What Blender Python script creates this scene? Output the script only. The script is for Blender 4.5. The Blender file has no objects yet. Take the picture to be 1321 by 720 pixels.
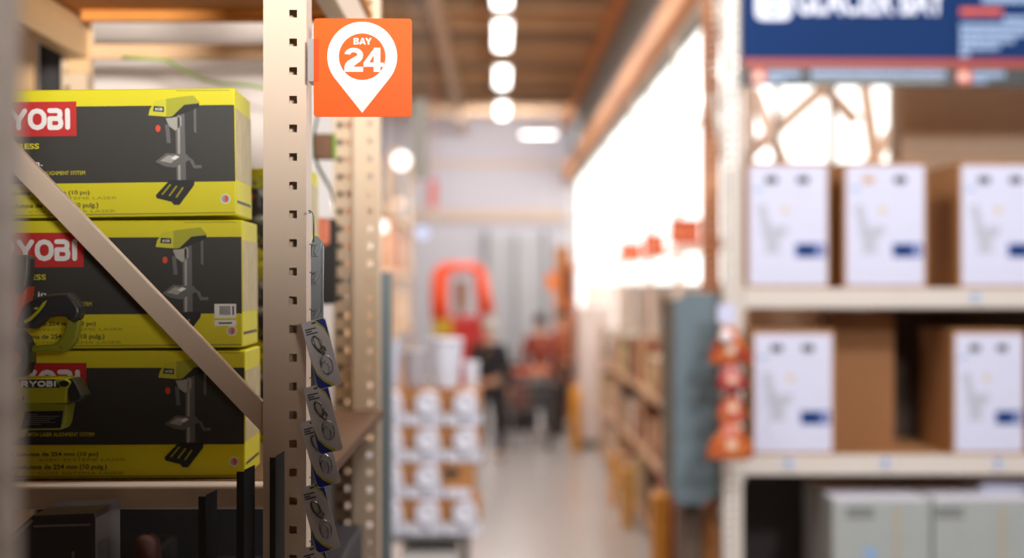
import bpy, bmesh, math, random
from mathutils import Vector, Matrix
random.seed(7)
PI = math.pi
scene = bpy.context.scene
COL = scene.collection

# ------------------------------------------------------------------ camera, world, lights
F = 1815.0                      # focal length in pixels of the 1321 x 720 frame
EYE = 2.1
cam_d = bpy.data.cameras.new('camera')
cam = bpy.data.objects.new('camera', cam_d)
COL.objects.link(cam)
cam.location = (0, 0, EYE)
cam.rotation_euler = (math.radians(90 + 0.16), 0, math.radians(-0.647))
cam_d.sensor_width = 36.0
cam_d.lens = 36.0 * F / 1321.0
cam_d.clip_start = 0.05
cam_d.clip_end = 200
cam_d.dof.use_dof = True
cam_d.dof.focus_distance = 2.49
cam_d.dof.aperture_fstop = 1.45
scene.camera = cam

world = bpy.data.worlds.new('world')
scene.world = world
world.use_nodes = True
bg = world.node_tree.nodes['Background']
bg.inputs[0].default_value = (1.0, 0.97, 0.95, 1)
bg.inputs[1].default_value = 3.2

def lamp(name, kind, loc, target, energy, color=(1, 1, 1), **kw):
    d = bpy.data.lights.new(name, kind)
    d.energy = energy
    d.color = color
    for k, v in kw.items():
        setattr(d, k, v)
    o = bpy.data.objects.new(name, d)
    COL.objects.link(o)
    o.location = loc
    o.rotation_euler = (Vector(target) - Vector(loc)).to_track_quat('-Z', 'Y').to_euler()
    return o

# added spotlight with no fixture, behind the camera; the soft lower edge of its cone falls across the front rack
lamp('cross_aisle_helper_spot', 'SPOT', (1.5, -4.0, 2.8), (-0.45, 2.6, 4.74), 4300, (1.0, 0.955, 0.91),
     spot_size=math.radians(44), spot_blend=0.5, shadow_soft_size=0.4)
lamp('cross_aisle_fill', 'AREA', (0.8, -3.0, 5.6), (-0.2, 2.6, 1.9), 5, (1.0, 0.95, 0.9), shape='RECTANGLE', size=3.0, size_y=1.0)
lamp('aisle_entry_fill', 'AREA', (0.9, 2.9, 4.9), (-0.45, 4.3, 2.4), 26, (1.0, 0.96, 0.92), shape='RECTANGLE', size=0.8, size_y=0.6)  # added to brighten the second frame, no fixture there
lamp('bay_fill_spot', 'SPOT', (2.9, 1.8, 4.5), (2.3, 8.2, 2.0), 620, (0.92, 0.94, 1.0), spot_size=math.radians(58), spot_blend=0.6, shadow_soft_size=0.3)  # added spot that lifts the tan panel behind the cartons
lamp('bay_fill_area', 'AREA', (2.6, 3.2, 5.6), (2.2, 8.2, 1.9), 230, (0.90, 0.93, 1.0), shape='RECTANGLE', size=2.5, size_y=0.5)  # added fill for the carton rack, without a fixture of its own
for i, y in enumerate((9.5, 13.5, 17.5, 21.5, 25.5)):
    lamp('aisle_area_light', 'AREA', (0.0, y, 5.4), (0.0, y, 0), 80, (1.0, 0.95, 0.90), shape='RECTANGLE', size=0.5, size_y=2.0)
lamp('left_aisle_light', 'AREA', (-0.9, 5.6, 5.5), (-0.5, 8.6, 0.8), 70, (1.0, 0.96, 0.94), shape='RECTANGLE', size=0.6, size_y=1.6)
lamp('wall_wash_light', 'AREA', (0.0, 30.5, 5.6), (0.0, 34.5, 3.2), 140, (0.95, 0.95, 1.0), shape='RECTANGLE', size=2.6, size_y=0.6)

vs = scene.view_settings
scene.display_settings.display_device = 'sRGB'
vs.view_transform = 'Standard'
vs.look = 'None'
vs.exposure = 0.0
vs.gamma = 1.0
vs.use_curve_mapping = False

# ------------------------------------------------------------------ helpers
def lin(c):
    c = c / 255.0
    return c / 12.92 if c <= 0.04045 else ((c + 0.055) / 1.055) ** 2.4

MATS = {}
def mat(name, rgb, rough=0.6, metal=0.0, var=0.08, scale=14.0, spec=0.5, bump=0.0, coat=0.0):
    """principled material with a little procedural tone variation; rgb is 0-255 sRGB"""
    if name in MATS:
        return MATS[name]
    m = bpy.data.materials.new(name)
    m.use_nodes = True
    nt = m.node_tree
    b = nt.nodes['Principled BSDF']
    base = tuple(lin(v) for v in rgb)
    tc = nt.nodes.new('ShaderNodeTexCoord')
    nz = nt.nodes.new('ShaderNodeTexNoise')
    nz.inputs['Scale'].default_value = scale
    nz.inputs['Detail'].default_value = 3
    nt.links.new(tc.outputs['Object'], nz.inputs['Vector'])
    mix = nt.nodes.new('ShaderNodeMix')
    mix.data_type = 'RGBA'
    mix.inputs[6].default_value = tuple(v * (1 - var) for v in base) + (1,)
    mix.inputs[7].default_value = tuple(min(1, v * (1 + var)) for v in base) + (1,)
    nt.links.new(nz.outputs['Fac'], mix.inputs[0])
    nt.links.new(mix.outputs[2], b.inputs['Base Color'])
    b.inputs['Roughness'].default_value = rough
    b.inputs['Metallic'].default_value = metal
    b.inputs['Specular IOR Level'].default_value = spec
    b.inputs['Coat Weight'].default_value = coat
    if bump:
        bp = nt.nodes.new('ShaderNodeBump')
        bp.inputs['Strength'].default_value = bump
        bp.inputs['Distance'].default_value = 0.01
        nt.links.new(nz.outputs['Fac'], bp.inputs['Height'])
        nt.links.new(bp.outputs[0], b.inputs['Normal'])
    MATS[name] = m
    return m

def emis(name, rgb, strength):
    if name in MATS:
        return MATS[name]
    m = bpy.data.materials.new(name)
    m.use_nodes = True
    nt = m.node_tree
    nt.nodes.clear()
    e = nt.nodes.new('ShaderNodeEmission')
    e.inputs[0].default_value = tuple(lin(v) for v in rgb) + (1,)
    e.inputs[1].default_value = strength
    o = nt.nodes.new('ShaderNodeOutputMaterial')
    nt.links.new(e.outputs[0], o.inputs[0])
    MATS[name] = m
    return m

def glass_mat():
    if 'window_glass' in MATS:
        return MATS['window_glass']
    m = bpy.data.materials.new('window_glass')
    m.use_nodes = True
    nt = m.node_tree
    nt.nodes.clear()
    t = nt.nodes.new('ShaderNodeBsdfTransparent')
    t.inputs[0].default_value = (0.96, 0.98, 0.97, 1)
    g = nt.nodes.new('ShaderNodeBsdfGlossy')
    g.inputs['Roughness'].default_value = 0.05
    x = nt.nodes.new('ShaderNodeMixShader')
    x.inputs[0].default_value = 0.08
    o = nt.nodes.new('ShaderNodeOutputMaterial')
    nt.links.new(t.outputs[0], x.inputs[1])
    nt.links.new(g.outputs[0], x.inputs[2])
    nt.links.new(x.outputs[0], o.inputs[0])
    MATS['window_glass'] = m
    return m

def W(px, py, Y):
    """world X, Z of a photograph pixel at distance Y"""
    return ((px - 640.0) / F * Y, EYE - (py - 365.0) / F * Y)
def WX(px, Y): return (px - 640.0) / F * Y
def WZ(py, Y): return EYE - (py - 365.0) / F * Y

class MB:
    """collects shapes; build() links them as one mesh object"""
    def __init__(s):
        s.v = []; s.f = []; s.m = []; s.smooth = []
    def add(s, verts, faces, m=0, smooth=False):
        o = len(s.v)
        s.v += [tuple(v) for v in verts]
        for f in faces:
            s.f.append([o + i for i in f]); s.m.append(m); s.smooth.append(smooth)
        return s
    def box(s, x0, x1, y0, y1, z0, z1, m=0, mtx=None):
        vs_ = [Vector(p) for p in ((x0,y0,z0),(x1,y0,z0),(x1,y1,z0),(x0,y1,z0),(x0,y0,z1),(x1,y0,z1),(x1,y1,z1),(x0,y1,z1))]
        if mtx: vs_ = [mtx @ p for p in vs_]
        return s.add(vs_, [(0,3,2,1),(4,5,6,7),(0,1,5,4),(1,2,6,5),(2,3,7,6),(3,0,4,7)], m)
    def prism(s, pts, y0, y1, m=0, smooth=False):
        """outline in (x, z), extruded between y0 and y1"""
        n = len(pts)
        area = sum(pts[i][0]*pts[(i+1)%n][1]-pts[(i+1)%n][0]*pts[i][1] for i in range(n))
        if area < 0: pts = pts[::-1]
        vs_ = [(p[0], y0, p[1]) for p in pts] + [(p[0], y1, p[1]) for p in pts]
        fs = [list(range(n)), list(range(2*n-1, n-1, -1))]
        for i in range(n):
            j = (i+1) % n
            fs.append((i, n+i, n+j, j))
        return s.add(vs_, fs, m, smooth)
    def zprism(s, pts, z0, z1, m=0):
        n = len(pts)
        area = sum(pts[i][0]*pts[(i+1)%n][1]-pts[(i+1)%n][0]*pts[i][1] for i in range(n))
        if area < 0: pts = pts[::-1]
        vs_ = [(p[0], p[1], z0) for p in pts] + [(p[0], p[1], z1) for p in pts]
        fs = [list(range(n-1, -1, -1)), list(range(n, 2*n))]
        for i in range(n):
            j = (i+1) % n
            fs.append((i, j, n+j, n+i))
        return s.add(vs_, fs, m)
    def tube(s, path, r, n=10, m=0, closed=False, flat=1.0):
        P = [Vector(p) for p in path]; k = len(P)
        rs = r if isinstance(r, (list, tuple)) else [r]*k
        rings = []; up = None
        for i in range(k):
            if closed: t = P[(i+1)%k]-P[(i-1)%k]
            else: t = P[min(i+1,k-1)]-P[max(i-1,0)]
            t.normalize()
            if up is None:
                up = Vector((0,0,1)) if abs(t.z) < 0.9 else Vector((0,1,0))
            a = t.cross(up)
            if a.length < 1e-6: a = t.orthogonal()
            a.normalize(); b = a.cross(t).normalized(); up = b
            rings.append([P[i] + rs[i]*(math.cos(2*PI*j/n)*a + flat*math.sin(2*PI*j/n)*b) for j in range(n)])
        vs_ = [p for rg in rings for p in rg]; fs = []
        for i in range(k if closed else k-1):
            i2 = (i+1) % k
            for j in range(n):
                j2 = (j+1) % n
                fs.append((i*n+j, i*n+j2, i2*n+j2, i2*n+j))
        if not closed:
            fs.append(list(range(n-1,-1,-1))); fs.append([(k-1)*n+j for j in range(n)])
        return s.add(vs_, fs, m, True)
    def lathe(s, prof, c, n=24, m=0, axis='z'):
        """profile of (radius, height) about a vertical or depth axis at c"""
        vs_ = []; fs = []
        for (r, h) in prof:
            for j in range(n):
                a = 2*PI*j/n
                if axis == 'z': vs_.append((c[0]+r*math.cos(a), c[1]+r*math.sin(a), c[2]+h))
                else: vs_.append((c[0]+r*math.cos(a), c[1]+h, c[2]+r*math.sin(a)))
        k = len(prof)
        for i in range(k-1):
            for j in range(n):
                j2 = (j+1) % n
                q = (i*n+j, i*n+j2, (i+1)*n+j2, (i+1)*n+j)
                fs.append(q if axis == 'z' else q[::-1])
        a0 = list(range(n-1,-1,-1)); a1 = [(k-1)*n+j for j in range(n)]
        if axis != 'z': a0 = a0[::-1]; a1 = a1[::-1]
        fs.append(a0); fs.append(a1)
        return s.add(vs_, fs, m, True)
    def mesh(s, name, mats):
        me = bpy.data.meshes.new(name)
        me.from_pydata(s.v, [], s.f)
        for mm in (mats if isinstance(mats, (list, tuple)) else [mats]):
            me.materials.append(mm)
        for p, mi, sm in zip(me.polygons, s.m, s.smooth):
            p.material_index = mi; p.use_smooth = sm
        me.update()
        return me
    def build(s, name, mats, parent=None, bevel=0.0, seg=2, loc=None):
        o = bpy.data.objects.new(name, s.mesh(name, mats))
        COL.objects.link(o)
        if parent is not None: o.parent = parent
        if loc is not None: o.location = loc
        if bevel:
            b = o.modifiers.new('bevel', 'BEVEL'); b.width = bevel; b.segments = seg
            b.limit_method = 'ANGLE'; b.angle_limit = math.radians(50)
        return o

def thing(name, label, cat, loc=(0,0,0), rot=(0,0,0), group=None):
    o = bpy.data.objects.new(name, None)
    COL.objects.link(o); o.location = loc; o.rotation_euler = rot
    o.empty_display_size = 0.05
    return tag(o, label, cat, group)
def tag(o, label, cat, group=None, kind=None):
    o['label'] = label; o['category'] = cat
    if group: o['group'] = group
    if kind: o['kind'] = kind
    return o
def struct(o):
    o['kind'] = 'structure'
    return o
CHILD = {}
def kids(o):
    return [c for c in COL.objects if c.parent == o]
def dup(root, loc=None, rot=None, label=None, group=None, scale=None):
    r = root.copy(); COL.objects.link(r)
    if loc is not None: r.location = loc
    if rot is not None: r.rotation_euler = rot
    if scale is not None: r.scale = scale
    if label: r['label'] = label
    if group: r['group'] = group
    for ch in kids(root):
        c = ch.copy(); COL.objects.link(c); c.parent = r
        for g in kids(ch):
            d = g.copy(); COL.objects.link(d); d.parent = c
    return r

def text_to(mb, body, x0, x1, z0, z1, y, m=0, depth=0.0006, bold=0.0):
    """printed lettering fitted to the rectangle x0..x1, z0..z1 on a face that looks along -Y"""
    cu = bpy.data.curves.new('lettering', 'FONT')
    cu.body = body; cu.size = 1.0; cu.offset = bold; cu.resolution_u = 3
    o = bpy.data.objects.new('lettering', cu)
    COL.objects.link(o)
    bpy.context.view_layer.update()
    me = bpy.data.meshes.new_from_object(o.evaluated_get(bpy.context.evaluated_depsgraph_get()))
    xs = [v.co.x for v in me.vertices]; ys = [v.co.y for v in me.vertices]
    ax, bx, ay, by = min(xs), max(xs), min(ys), max(ys)
    sx = (x1-x0)/(bx-ax); sz = (z1-z0)/(by-ay)
    vs_ = [(x0+(v.co.x-ax)*sx, y-depth, z0+(v.co.y-ay)*sz) for v in me.vertices]
    fs = [list(p.vertices) for p in me.polygons]
    mb.add(vs_, fs, m)
    edges = {}
    for f in fs:
        for i in range(len(f)):
            a, b = f[i], f[(i+1) % len(f)]
            if (b, a) in edges: edges.pop((b, a))
            else: edges[(a, b)] = 1
    n = len(vs_)
    vb = vs_ + [(v[0], y, v[2]) for v in vs_]
    mb.add(vb, [(b, a, a+n, b+n) for (a, b) in edges], m)
    bpy.data.objects.remove(o); bpy.data.curves.remove(cu); bpy.data.meshes.remove(me)

GLYPH = {
 'R': [[(0,0),(0,1),(.62,1),(.8,.9),(.86,.72),(.8,.54),(.62,.44),(.1,.44)], [(.45,.44),(.88,0)]],
 'Y': [[(0,1),(.5,.45),(1,1)], [(.5,.45),(.5,0)]],
 'O': [[(.5,1),(.78,.93),(.96,.74),(1.0,.5),(.96,.26),(.78,.07),(.5,0),(.22,.07),(.04,.26),(0,.5),(.04,.74),(.22,.93),(.5,1)]],
 'B': [[(.0,1),(.6,1),(.8,.93),(.84,.78),(.8,.62),(.62,.53),(.0,.53)], [(.62,.53),(.84,.45),(.9,.27),(.84,.08),(.64,0),(0,0),(0,.53)]],
 'I': [[(0,0),(0,1)]]}
GC = [0]
def stroke_word(mb, word, x0, x1, z0, z1, y, m, th, depth=0.0006):
    """rounded heavy stroke lettering printed on a face that looks along -Y"""
    wd = {'R': .95, 'Y': 1.0, 'O': 1.1, 'B': .95, 'I': .0}
    gap = 0.42
    tot = sum(wd[c] for c in word) + gap*(len(word)-1)
    u = (x1-x0-th)/tot; x = x0+th/2; h = z1-z0-th
    for c in word:
        w_ = wd[c]*u
        for ln in GLYPH[c]:
            P = [(x+p[0]*(w_ if w_ else u), z0+th/2+p[1]*h) for p in ln]
            for a, b in zip(P[:-1], P[1:]):
                dx, dz = b[0]-a[0], b[1]-a[1]; L = math.hypot(dx, dz)
                nx, nz = -dz/L*th/2, dx/L*th/2
                GC[0] = (GC[0]+1) % 40; mb.prism([(a[0]+nx, a[1]+nz), (a[0]-nx, a[1]-nz), (b[0]-nx, b[1]-nz), (b[0]+nx, b[1]+nz)], y-depth-0.000006*GC[0], y, m)
            for a in P: GC[0] = (GC[0]+1) % 40; mb.prism(disc_pts(a[0], a[1], th/2, n=12), y-depth-0.000006*GC[0], y, m)
        x += w_+gap*u

def disc_pts(cx, cz, rx, rz=None, n=28, a0=0.0, a1=2*PI):
    rz = rx if rz is None else rz
    return [(cx+rx*math.cos(a0+(a1-a0)*i/n), cz+rz*math.sin(a0+(a1-a0)*i/n)) for i in range(n)]
def rrect(x0, x1, z0, z1, r, n=5):
    out = []
    for (cx, cz, a) in ((x1-r, z1-r, 0), (x0+r, z1-r, PI/2), (x0+r, z0+r, PI), (x1-r, z0+r, 3*PI/2)):
        for i in range(n+1):
            t = a + (PI/2)*i/n
            out.append((cx+r*math.cos(t), cz+r*math.sin(t)))
    return out

# ------------------------------------------------------------------ materials
M_beige = mat('beige_powder_coat', (226, 204, 182), 0.42, var=0.03)
M_beige2 = mat('beige_powder_coat_far', (222, 196, 166), 0.5, var=0.04)
M_orange = mat('sign_orange', (244, 98, 14), 0.38, var=0.02, spec=0.25)
M_white = mat('print_white', (240, 240, 238), 0.4, var=0.02)
M_chrome = mat('chrome', (190, 190, 190), 0.18, metal=1.0)
M_steel = mat('zinc_steel', (150, 155, 158), 0.38, metal=0.8)
M_dsteel = mat('dark_steel_angle', (62, 62, 62), 0.45, metal=0.6)
M_lime = mat('lime_print', (222, 212, 4), 0.5, var=0.03)
M_black = mat('black_print', (52, 50, 46), 0.5, var=0.06)
M_red = mat('red_print', (196, 34, 34), 0.5, var=0.03)
M_greyp = mat('grey_print', (112, 110, 106), 0.5)
M_lgreyp = mat('light_grey_print', (170, 168, 160), 0.5)
M_dyel = mat('dark_olive_print', (156, 150, 20), 0.5)
M_card = mat('brown_cardboard', (172, 122, 74), 0.85, var=0.10)
M_dcard = mat('dark_cardboard', (104, 72, 46), 0.85, var=0.10)
M_tan = mat('tan_cardboard', (214, 180, 146), 0.85, var=0.06)
M_wood = mat('plywood_deck', (206, 138, 68), 0.7, var=0.14, scale=6)
M_blue = mat('label_blue', (26, 74, 150), 0.5, var=0.03)
M_navy = mat('header_navy', (14, 48, 96), 0.7, var=0.02, spec=0.15)
M_dark = mat('dark_plastic', (40, 40, 42), 0.5)
M_lav = mat('white_label_paper', (212, 213, 232), 0.6, var=0.02)
M_skin = mat('skin', (198, 150, 122), 0.55)

# ------------------------------------------------------------------ the setting
RX = 1.7        # window wall on the right
BY = 34.6       # far wall
CZ = 6.2        # ceiling
SW = RX+0.3
m_floor = mat('polished_concrete', (178, 176, 176), 0.22, var=0.10, scale=0.9, spec=0.6)
struct(MB().box(-10, 9, -6, 9.6, -0.1, 0).box(-10, SW, 9.6, BY, -0.1, 0).build('floor', m_floor))
struct(MB().box(-10, 9, -6, 9.6, CZ, CZ+0.12).box(-10, SW, 9.6, BY, CZ, CZ+0.12).build('ceiling', mat('ceiling_boards', (226, 188, 146), 0.8, var=0.15, scale=0.7)))
m_bw = mat('back_wall_paint', (206, 202, 208), 0.7, var=0.03, scale=0.5)
struct(MB().box(-10, SW, BY, BY+0.15, 0, CZ).build('wall_back', m_bw))
m_sw = mat('left_wall_paint', (112, 102, 94), 0.7)
struct(MB().box(-10.15, -10, -6, BY, 0, CZ).build('wall_left', m_sw))
struct(MB().box(-10, 9, -6.15, -6, 0, CZ).build('wall_front', m_sw))
struct(MB().box(9, 9.15, -6, 9.6, 0, CZ).build('wall_east', m_sw))
# right wall: parapet below, dark header above, window strip between, then the jog facing the camera
SILL, HEAD = 1.35, 4.58
wr = MB()
wr.box(RX, RX+0.2, 9.6, BY, 0, SILL).box(RX+0.1, RX+0.3, 9.6, BY, HEAD, CZ, 1)
struct(wr.build('wall_right', [mat('sill_wall', (214, 190, 168), 0.7), mat('dark_header_wall', (142, 148, 148), 0.7, var=0.06, scale=1.2)]))
JY = 9.5
wj = MB()
wj.box(2.72, 9, JY, JY+0.1, 0, CZ).box(RX, 2.72, JY, JY+0.1, 0, 2.0).box(RX, 2.72, JY, JY+0.1, 3.9, CZ)
struct(wj.build('wall_return', mat('jog_wall', (196, 166, 138), 0.8)))
struct(MB().box(-2.2, RX-0.02, BY-0.12, BY, 3.62, 3.9).box(-2.2, RX-0.02, BY-0.1, BY, 4.95, 5.08).build('trim_1', mat('tan_steel_beam', (214, 190, 170), 0.6)))
struct(MB().box(RX-0.07, RX+0.1, 9.6, BY-0.02, HEAD-0.02, HEAD+0.26).build('trim_2', mat('amber_steel_beam', (226, 150, 80), 0.5, var=0.05, scale=2)))
struct(MB().box(RX-0.06, RX+0.06, 9.6, BY-0.02, CZ-0.34, CZ).build('trim_3', mat('amber_steel_beam', (226, 150, 80), 0.5)))
# window lights with thin mullions
m_frame = mat('pale_window_frame', (226, 214, 206), 0.5)
for i in range(6):
    y0 = 9.6 + i * (BY-9.6)/6; y1 = y0 + (BY-9.6)/6
    w = MB()
    w.box(RX+0.05, RX+0.075, y0, y0+0.05, SILL, HEAD).box(RX+0.05, RX+0.075, y1-0.05, y1, SILL, HEAD)
    w.box(RX+0.05, RX+0.10, y0, y1, SILL, SILL+0.05).box(RX+0.05, RX+0.10, y0, y1, HEAD-0.05, HEAD)
    w.box(RX+0.05, RX+0.07, (y0+y1)/2-0.02, (y0+y1)/2+0.02, SILL, HEAD)
    for z in (2.43, 3.5):
        w.box(RX+0.05, RX+0.07, y0, y1, z-0.02, z+0.02)
    wo = struct(w.build('window_%d' % (i+1), m_frame))
    MB().box(RX+0.056, RX+0.062, y0+0.05, y1-0.05, SILL+0.05, HEAD-0.05).build('glass_pane', glass_mat(), wo)
w = MB()
for x in (RX+0.2, RX+0.58, 2.69):
    w.box(x-0.02, x+0.02, JY-0.02, JY+0.05, 2.0, 3.9)
for (z, t) in ((2.02, 0.02), (2.7, 0.02), (3.88, 0.02)):
    w.box(RX+0.18, 2.71, JY-0.02, JY+0.05, z-t, z+t)
wo = struct(w.build('window_7', m_frame))
MB().box(RX+0.2, 2.69, JY, JY+0.01, 2.03, 3.87).build('glass_pane', glass_mat(), wo)
# steelwork outside the glass
m_ex = mat('outside_steel_peach', (236, 204, 186), 0.6)
t = thing('outside_truss', 'peach-coloured crossed steelwork outside the window above the upper cartons', 'truss', (0, 0, 0))
b = MB()
for (xa, za, xb, zb_) in ((2.0, 4.2, 2.8, 3.35), (1.9, 3.05, 2.7, 3.75), (2.35, 2.3, 3.1, 3.3), (1.95, 2.3, 2.5, 2.95), (2.0, 3.6, 2.5, 2.35), (2.8, 4.1, 3.05, 2.3)):
    b.tube([(xa, 10.9, za), (xb, 10.9, zb_)], 0.055, 8)
b.build('truss_web', m_ex, t)
MB().box(1.92, 2.0, 10.86, 10.94, 0, 4.25).box(3.1, 3.18, 10.86, 10.94, 0, 4.25).build('truss_post', m_ex, t)
for k, y in enumerate((19.5, 23.0, 27.5, 34.0, 43.0)):
    tag(MB().box(2.95, 3.05, y, y+0.12, 0, 4.9).build('outside_pole', m_ex), 'pale pole outside the windows', 'pole', 'pale poles outside the windows')
tag(MB().box(3.05, 3.10, 18, 46, 2.55, 2.62).build('outside_rail', m_ex), 'pale rail running along the outside of the windows', 'railing')
tag(MB().box(3.11, 3.16, 18, 50, -0.1, 2.1).build('outside_fence', mat('outside_fence_peach', (196, 174, 162), 0.8)), 'low pale peach fence outside the windows', 'fence')
tag(MB().box(1.9, 12, 9.8, 50, -0.2, -0.1).build('outside_paving', mat('outside_paving', (150, 140, 130), 0.8)), 'pale paving outside the windows', 'paving')['kind'] = 'structure'

# roll-up door in the far wall and its frame
d = MB()
for k in range(18):
    d.box(-0.2, 1.15, BY-0.09-0.015*(k % 2), BY-0.01, 0.02+k*0.18, 0.02+(k+1)*0.18-0.01)
dr = struct(d.build('door_1', mat('door_slats', (196, 194, 196), 0.6)))
MB().box(-0.3, -0.2, BY-0.14, BY-0.01, 0, 3.4).box(0.45, 0.5, BY-0.16, BY-0.1, 0, 3.3).box(1.15, 1.25, BY-0.14, BY-0.01, 0, 3.4).build('door_frame', mat('door_track', (120, 122, 124), 0.6), dr)
# ceiling joists and conduit
mj = mat('steel_joist', (204, 168, 126), 0.6); mjd = mat('dark_steel_joist', (150, 128, 104), 0.6)
for i in range(14):
    y = 12.0 + i*1.5
    struct(MB().box(-9.9, RX-0.1, y, y+0.16, CZ-0.26, CZ, i % 2).box(-9.9, RX-0.1, y-0.05, y+0.21, CZ-0.30, CZ-0.26, 0).build('trim_%d' % (4+i), [mj, mjd]))
tag(MB().box(-0.88, -0.72, 17.2, BY-0.3, CZ-0.48, CZ-0.30).build('cable_tray', mat('tan_tray', (206, 178, 150), 0.6)), 'long pale cable tray running down the ceiling left of the lights', 'cable tray')

# ceiling lamps
M_lamp = emis('lamp_glow', (255, 252, 246), 7.0)
def ceiling_light(x, y, z, wx, wy, label, group):
    t = thing('ceiling_light', label, 'ceiling light', (x, y, z), group=group)
    MB().box(-wx/2-0.02, wx/2+0.02, -wy/2-0.02, wy/2+0.02, 0.0, 0.06).build('housing', M_white, t)
    MB().box(-wx/2, wx/2, -wy/2, wy/2, -0.04, 0.0).build('diffuser', M_lamp, t, bevel=0.01)
    MB().tube([(0, -wy*0.35, 0.06), (0, -wy*0.35, CZ-z)], 0.006, 6).tube([(0, wy*0.35, 0.06), (0, wy*0.35, CZ-z)], 0.006, 6).build('hanging_rod', M_steel, t)
    return t
names = {16.2: 'cut off by the top edge of the photo', 19.3: 'largest and nearest whole one above the aisle', 23.2: 'middle one of the row above the aisle', 27.6: 'farthest of the row above the aisle'}
for y, n in names.items():
    ceiling_light(WX(648, y), y, 5.5, 0.2, 2.0, 'bright ceiling light, ' + n, 'row of ceiling lights')
ceiling_light(WX(695, 30), 30.0, 5.28, 0.72, 0.14, 'wide bright ceiling light set crosswise at the far end of the aisle', 'row of ceiling lights')
ceiling_light(-2.62, 20.0, 5.72, 0.5, 14.0, 'long bright light strip seen behind the top of the orange sign', 'row of ceiling lights')

# ------------------------------------------------------------------ rack building blocks
def post_mb(x0, x1, y0, y1, z0, z1, holes, hs, pitch, zref, t=0.003, side_holes=True):
    """U-shaped slotted upright: front web (facing the camera) with hole columns, two flanges going back"""
    mb = MB()
    def web(a0, a1, cols, put):
        edges = [a0]
        for c in cols: edges += [c-hs/2, c+hs/2]
        edges.append(a1)
        for i in range(len(edges)-1):
            if i % 2 == 0: put(edges[i], edges[i+1], z0, z1)
            else:
                k0 = math.ceil((z0-zref)/pitch); z = z0; k = k0
                while True:
                    zc = zref + k*pitch
                    if zc+hs/2 > z1: break
                    if zc-hs/2 > z: put(edges[i], edges[i+1], z, zc-hs/2)
                    z = zc+hs/2; k += 1
                put(edges[i], edges[i+1], z, z1)
    web(x0, x1, holes, lambda a, b, c, d: mb.box(a, b, y0, y0+t, c, d))
    sh = [(y0+y1)/2] if side_holes else []
    web(y0+t, y1, sh, lambda a, b, c, d: mb.box(x1-t, x1, a, b, c, d))
    web(y0+t, y1, sh, lambda a, b, c, d: mb.box(x0, x0+t, a, b, c, d))
    mb.box(x0+t, x0+0.016, y1-t, y1, z0, z1).box(x1-0.016, x1-t, y1-t, y1, z0, z1)
    return mb

def brace_mb(p0, p1, w, t):
    """flat-fronted channel strut between two points in a plane of constant Y"""
    a = Vector(p0); b = Vector(p1); L = (b-a).length
    ang = math.atan2(b.z-a.z, b.x-a.x)
    mt = Matrix.Translation(a) @ Matrix.Rotation(-ang, 4, 'Y')
    mb = MB()
    mb.box(0, L, 0, 0.003, -w/2, w/2, mtx=mt).box(0, L, 0.003, t, w/2-0.003, w/2, mtx=mt).box(0, L, 0.003, t, -w/2, -w/2+0.003, mtx=mt)
    return mb

# ---- front left rack: end frame facing the camera
PX0, PX1 = WX(340, 2.5), WX(395.5, 2.5)
zref = WZ(18, 2.5)
pitch = 36.95/F*2.5
ft = thing('rack_frame', 'near beige rack frame with square holes and a diagonal brace across the lime boxes', 'rack frame', (0, 0, 0))
post_mb(PX0, PX1, 2.5, 2.572, 0.0, 4.2, [WX(378.5, 2.5)], 0.0138, pitch, zref, side_holes=False).box(PX0+0.0165, PX1-0.0165, 2.554, 2.557, 0, 4.2).build('post', M_beige, ft)
post_mb(-1.272, -1.194, 2.5, 2.572, 0.0, 4.2, [-1.22], 0.0138, pitch, zref).build('post', M_beige, ft)
bz0 = Vector((WX(352, 2.53), 2.53, WZ(552, 2.53))); sl = (WZ(197, 2.53)-WZ(536, 2.53))/(WX(14, 2.53)-WX(338, 2.53))
bx1 = -1.2; brace_mb((bx1, 2.53, bz0.z + sl*(bx1-bz0.x)), bz0, 0.0385, 0.024).build('diagonal_brace', M_beige, ft, bevel=0.004, seg=3)
for (x, z) in ((WX(347, 2.5), WZ(548, 2.5)),):
    MB().lathe([(0.006, 0), (0.006, 0.008)], (PX0+0.012, 2.575, z), 8, axis='y').build('bolt', M_steel, ft)
brace_mb((-1.2, 2.54, 0.25), (-0.40, 2.54, 0.25), 0.05, 0.024).build('cross_brace', M_beige, ft)
# second frame, 1.64 m deeper
f2 = thing('rack_frame', 'second beige rack frame behind the orange sign with columns of round holes', 'rack frame', (0, 0, 0))
z2 = WZ(205, 4.14); p2 = 22.45/F*4.14
def round_post(x0, x1, y0, y1, cols, name):
    mb = post_mb(x0, x1, y0, y1, 0, 4.2, cols, 0.016, p2, z2)
    return mb.build(name, M_beige2, f2)
round_post(WX(455.5, 4.14), WX(489, 4.14), 4.14, 4.21, [WX(477, 4.14)], 'post')
MB().box(WX(433, 4.17), WX(444, 4.17), 4.215, 4.232, 0, 4.2).build('hole_shade_strip', mat('dark_olive_hole_shade', (52, 56, 26), 0.8), f2)  # added strip that paints the left hole column dark
round_post(WX(430, 4.17), WX(454.5, 4.17), 4.17, 4.24, [WX(438.5, 4.17), WX(449, 4.17)], 'post')
round_post(-1.275, WX(114, 4.14), 4.14, 4.21, [WX(88, 4.14)], 'post')
zb = WZ(67, 4.15)
MB().box(WX(114, 4.15), WX(432, 4.15), 4.15, 4.18, zb-0.022, zb+0.022).build('cross_brace', mat('warm_lit_brace', (222, 184, 142), 0.5), f2, bevel=0.004)  # warm light of the bay put into the beige
MB().box(WX(114, 4.15), WX(432, 4.15), 4.15, 4.18, 0.5, 0.55).build('cross_brace', M_beige2, f2)
zl = WZ(540, 4.2)
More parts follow.
